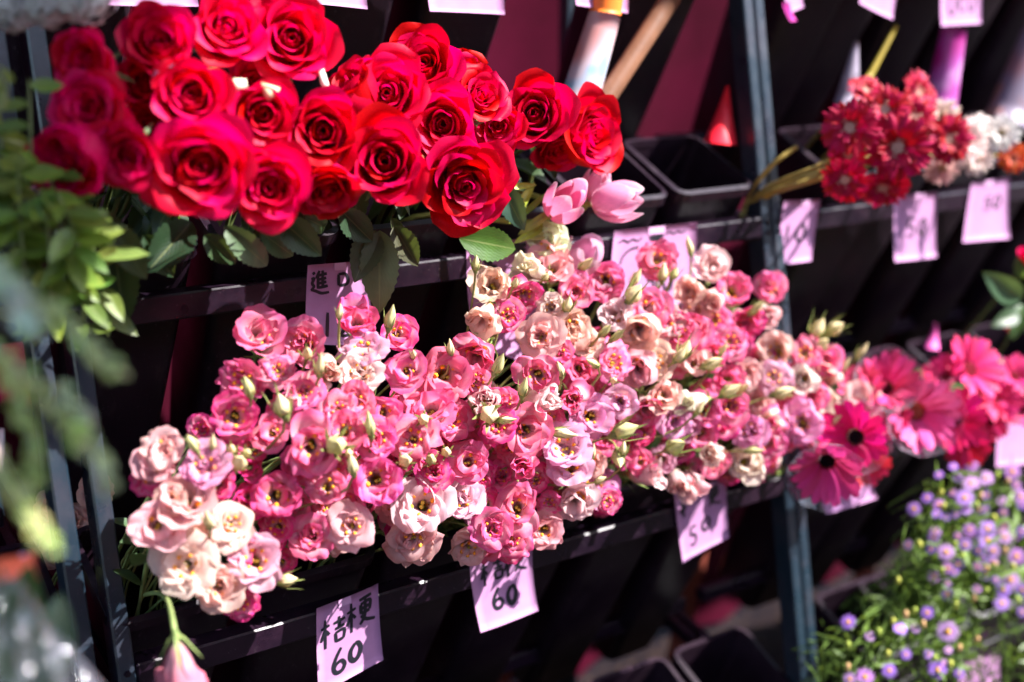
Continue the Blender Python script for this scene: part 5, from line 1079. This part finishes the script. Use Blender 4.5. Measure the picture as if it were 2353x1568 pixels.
# ------------------------------------------------------------------ made-up rolls, sleeves and red cone for background seen through gaps, plus pole
def roll(name, a, b_, y, r0, r1, mat, col, label, cat, ends=None):
    A = V(*a, y); B_ = V(*b_, y); c = (A + B_) / 2; o = None; b = MB()
    n = 18; pts = [A.lerp(B_, i / 6) - c for i in range(7)]; b.tube(pts, [r0 + (r1 - r0) * i / 6 for i in range(7)], n)
    o = link(name, b.mesh(name, mat), None, col); o.location = c; tag(o, label, cat); return o
roll('bamboo_pole', (1545, -10), (1345, 300), .045, .0125, .0115, simple('bamboo', (0.24, 0.11, 0.06), 0.45, 0.35, 30, 0.5), None, 'brown bamboo pole leaning behind the buckets above the sharp rose', 'pole')
M_WRAP = simple('wrapping_paper', (1, 1, 1), 0.5, 0.25, 14, objcol=True)
def wrapmat(name, c1, c2, c3):
    m, n, b, out = new_mat(name); a = noisef(n, 9, 2); c = mixc(n, ramp(n, a, [(.42, 0), (.55, 1)]), c1, c2); c = mixc(n, ramp(n, noisef(n, 14, 2), [(.58, 0), (.66, 1)]), c, c3)
    n.links.new(c, b.inputs['Base Color']); b.inputs['Roughness'].default_value = .45; return m
roll('gap_roll', (1390, 34), (1322, 260), .055, .019, .023, wrapmat('bright_gap_tones', (0.55, 0.22, 0.20), (0.55, 0.45, 0.50), (0.22, 0.42, 0.58)), None, 'white and blue roll standing in for the bright gap left of the bamboo pole', 'gap filler')  # roll stands in for the bright street seen between two buckets
roll('orange_gap_roll', (1398, -30), (1390, 32), .055, .019, .019, M_WRAP, (0.9, 0.2, 0.02), 'orange filler for the gap top just under the tag left of the bamboo pole', 'roll')
roll('gap_sleeve', (2192, 66), (2158, 250), .045, .018, .024, wrapmat('magenta_gap_tones', (0.30, 0.004, 0.15), (0.34, 0.05, 0.28), (0.45, 0.18, 0.42)), None, 'magenta sleeve standing in for the coloured gap above the pale gerberas', 'paper sleeve')  # this and the next sleeves stand in for coloured gaps between buckets
roll('gap_sleeve', (2400, 60), (2310, 290), .045, .030, .035, wrapmat('dusty_gap_tones', (0.22, 0.10, 0.12), (0.17, 0.13, 0.18), (0.30, 0.13, 0.10)), None, 'dusty pink sleeve standing in for the gap at the upper right edge', 'paper sleeve')
roll('gap_sleeve', (1968, 95), (1945, 240), .045, .003, .018, wrapmat('pale_gap_tones', (0.22, 0.18, 0.24), (0.26, 0.22, 0.28), (0.16, 0.13, 0.18)), None, 'narrow whitish sleeve standing in for a gap above and left of the red gerberas', 'paper sleeve')
def cone(name, apex, base, y, r, col, label, cat):
    A = V(*apex, y); B_ = V(*base, y); c = B_; b = MB(); b.tube([A - c, A.lerp(B_, .5) - c, B_ - c], [.002, r * .5, r], 20); o = link(name, b.mesh(name, M_WRAP), None, col); o.location = c; tag(o, label, cat)
cone('red_gap_cone', (1672, 198), (1655, 330), .07, .022, (0.85, 0.01, 0.03), 'bright red cone shaped to the gap on the left of the double post', 'paper cone')  # made-up cone, shaped to the red gap beside the post
cone('magenta_paper_cone', (2150, 745), (2140, 800), .05, .012, (0.75, 0.10, 0.40), 'small magenta cone standing behind the pink gerberas', 'paper cone')
roll('yellow_ribbon', (2060, 60), (1990, 190), .045, .003, .005, M_WRAP, (0.30, 0.22, 0.02), 'dull yellow ribbon hanging between the buckets on the upper right', 'ribbon')
# crates and boards standing behind the lower row
M_BRICK = flat_mat('rusty_board', (0.16, 0.035, 0.025), (0.24, 0.06, 0.04), 12, 0.8)
for (a, b_, y, w_, lab) in [((1190, 1400), (1130, 1640), .30, .02, 'rust red board leaning behind the second 60 tag'), ((1610, 1270), (1560, 1520), .34, .018, 'thin rust red board leaning behind the 50 tag'), ((1130, 1600), (1400, 1640), .26, .02, 'rust red board lying low at the bottom edge'), ((2010, 1250), (1960, 1450), .34, .022, 'dull red board leaning right of the double post')]:
    A = V(*a, y); B_ = V(*b_, y); d = B_ - A; s = d.cross(Vector((0, 1, 0))).normalized() * w_ * 2; b = MB(); b.box(-s / 2, s, d, Vector((0, .016, 0)), .001)
    o = link('wooden_board', b.mesh('wooden_board', M_BRICK, False), None); o.location = A; tag(o, lab, 'board')
#
# red rose and leaves poking in at the right edge
rr_ = add_rose(2362, 590, 46, .2, .4, .09, 1, 'small red rosebud at the right edge between the two rows', leaves=0, tier='low', grp=None)
for (a, b_, c) in [((2345, 690), (2285, 645), (0.10, 0.20, 0.10)), ((2352, 700), (2330, 770), (0.05, 0.13, 0.03)), ((2350, 640), (2340, 600), (0.08, 0.15, 0.04)), ((2340, 720), (2300, 740), (0.05, 0.10, 0.04))]:
    px_leaf(rr_, LEAF_ROSE[0], a, b_, (.08, .09), 0.06, c)
add_rose(2322, 745, 34, .0, .3, .06, 2, 'tiny red bud low among leaves at the right edge', leaves=0, tier='low', grp=None)

# ------------------------------------------------------------------ awning added out of view to shade the left of the rack
AWZ = 2.35
def awning(x0, x1, y0, y1):
    root, mw = thing('added_shade_awning', Vector((x0, y0, AWZ)), 'unseen canvas awning added to shade the left of the flower stall', 'awning'); b = MB(); n = 20
    v = []; f = []
    for k in (0, 1):
        for i in range(n + 1):
            for j in range(n + 1):
                fx, fy = i / n, j / n; z = 0.03 * sin(fx * 9) * sin(fy * 6) - .004 * k; xe = x1 + AWSK * (1 - fy)
                v.append(((xe - x0) * fx, (y1 - y0) * fy, z + 0.25 * fy))
    m = (n + 1) ** 2
    for i in range(n):
        for j in range(n): a = i * (n + 1) + j; f.append((a, a + 1, a + n + 2, a + n + 1)); f.append((m + a, m + a + n + 1, m + a + n + 2, m + a + 1))
    link('canvas', mesh('canvas', v, f, simple('awning_canvas', (0.42, 0.40, 0.46), 0.8, 0.15, 4)), root)
AWSK = 0.0
awning(-2.2, 1.14, -1.38, 0.3)

# ------------------------------------------------------------------ labels of the lisianthus, buds and daisies
def bunch(px):
    return ('left salmon bunch' if px < 560 else 'bunch over the left 60' if px < 930 else 'bunch over the right 60' if px < 1225 else 'bunch left of the 50' if px < 1480 else 'bunch over the 50' if px < 1715 else 'bunch beside the gerberas')
def group_rows(items, nrow):
    ys = sorted(q[0] for q in items); out = {}
    for q in items:
        r = sum(1 for y in ys if y < q[0]) * nrow // len(ys); out.setdefault(r, []).append(q)
    return out
SHAPE = {'open': 'open', 'cup': 'cupped', 'double': 'ruffled', 'rosebud': 'half-open', 'blown': 'blown'}
RN = ['top', 'upper', 'middle', 'lower', 'bottom']
G = {}
for r in FLOWERS[:-NFILL]: G.setdefault(bunch(r[3]), []).append((r[4], r[3], r))
for nm, it in G.items():
    for k, q in group_rows(it, 5).items():
        q.sort(key=lambda a: a[1])
        for i, (_, _, r) in enumerate(q):
            tag(r[0], '%s %s lisianthus, %s from left, %s row, %s' % (r[2], SHAPE[r[1]], ORD[i], RN[k], nm), 'lisianthus', 'cut lisianthus blooms')
G = {}
for r in FLOWERS[-NFILL:]: G.setdefault(bunch(r[3]), []).append((r[3], r))
for nm, q in G.items():
    q.sort(key=lambda a: a[0])
    for i, (_, r) in enumerate(q): tag(r[0], 'half-hidden %s lisianthus, %s from left inside the %s' % (r[2], ORD[i], nm), 'lisianthus', 'lisianthus blooms hidden in the bunches')
G = {}
for r in BUDROOT: G.setdefault(bunch(r[2]), []).append((r[3], r[2], r))
for nm, it in G.items():
    for k, q in group_rows(it, 3).items():
        q.sort(key=lambda a: a[1])
        for i, (_, _, r) in enumerate(q):
            tag(r[0], '%s bud %s, %s in %s row, %s' % (r[1], 'pointing up' if r[5] > .6 else 'lying sideways' if abs(r[4]) > .6 else 'facing out', ORD[i] + ' from left', ['highest', 'middle', 'lowest'][k], nm), 'bud', 'lisianthus buds')
for row, q in arow.items():
    q.sort(key=lambda a: a[0])
    for i, (px, root, w_) in enumerate(q): tag(root, '%s daisy, %s from left in the %s row of the daisy bunch' % (w_, ORD[i], row), 'daisy', 'purple daisies')
ADB.sort(key=lambda a: a[0])
for i, (px, root, w_) in enumerate(ADB): tag(root, 'round %s bud of the daisy bunch, %s from the left' % (w_, ORD[min(i, 29)]), 'bud', 'daisy buds')
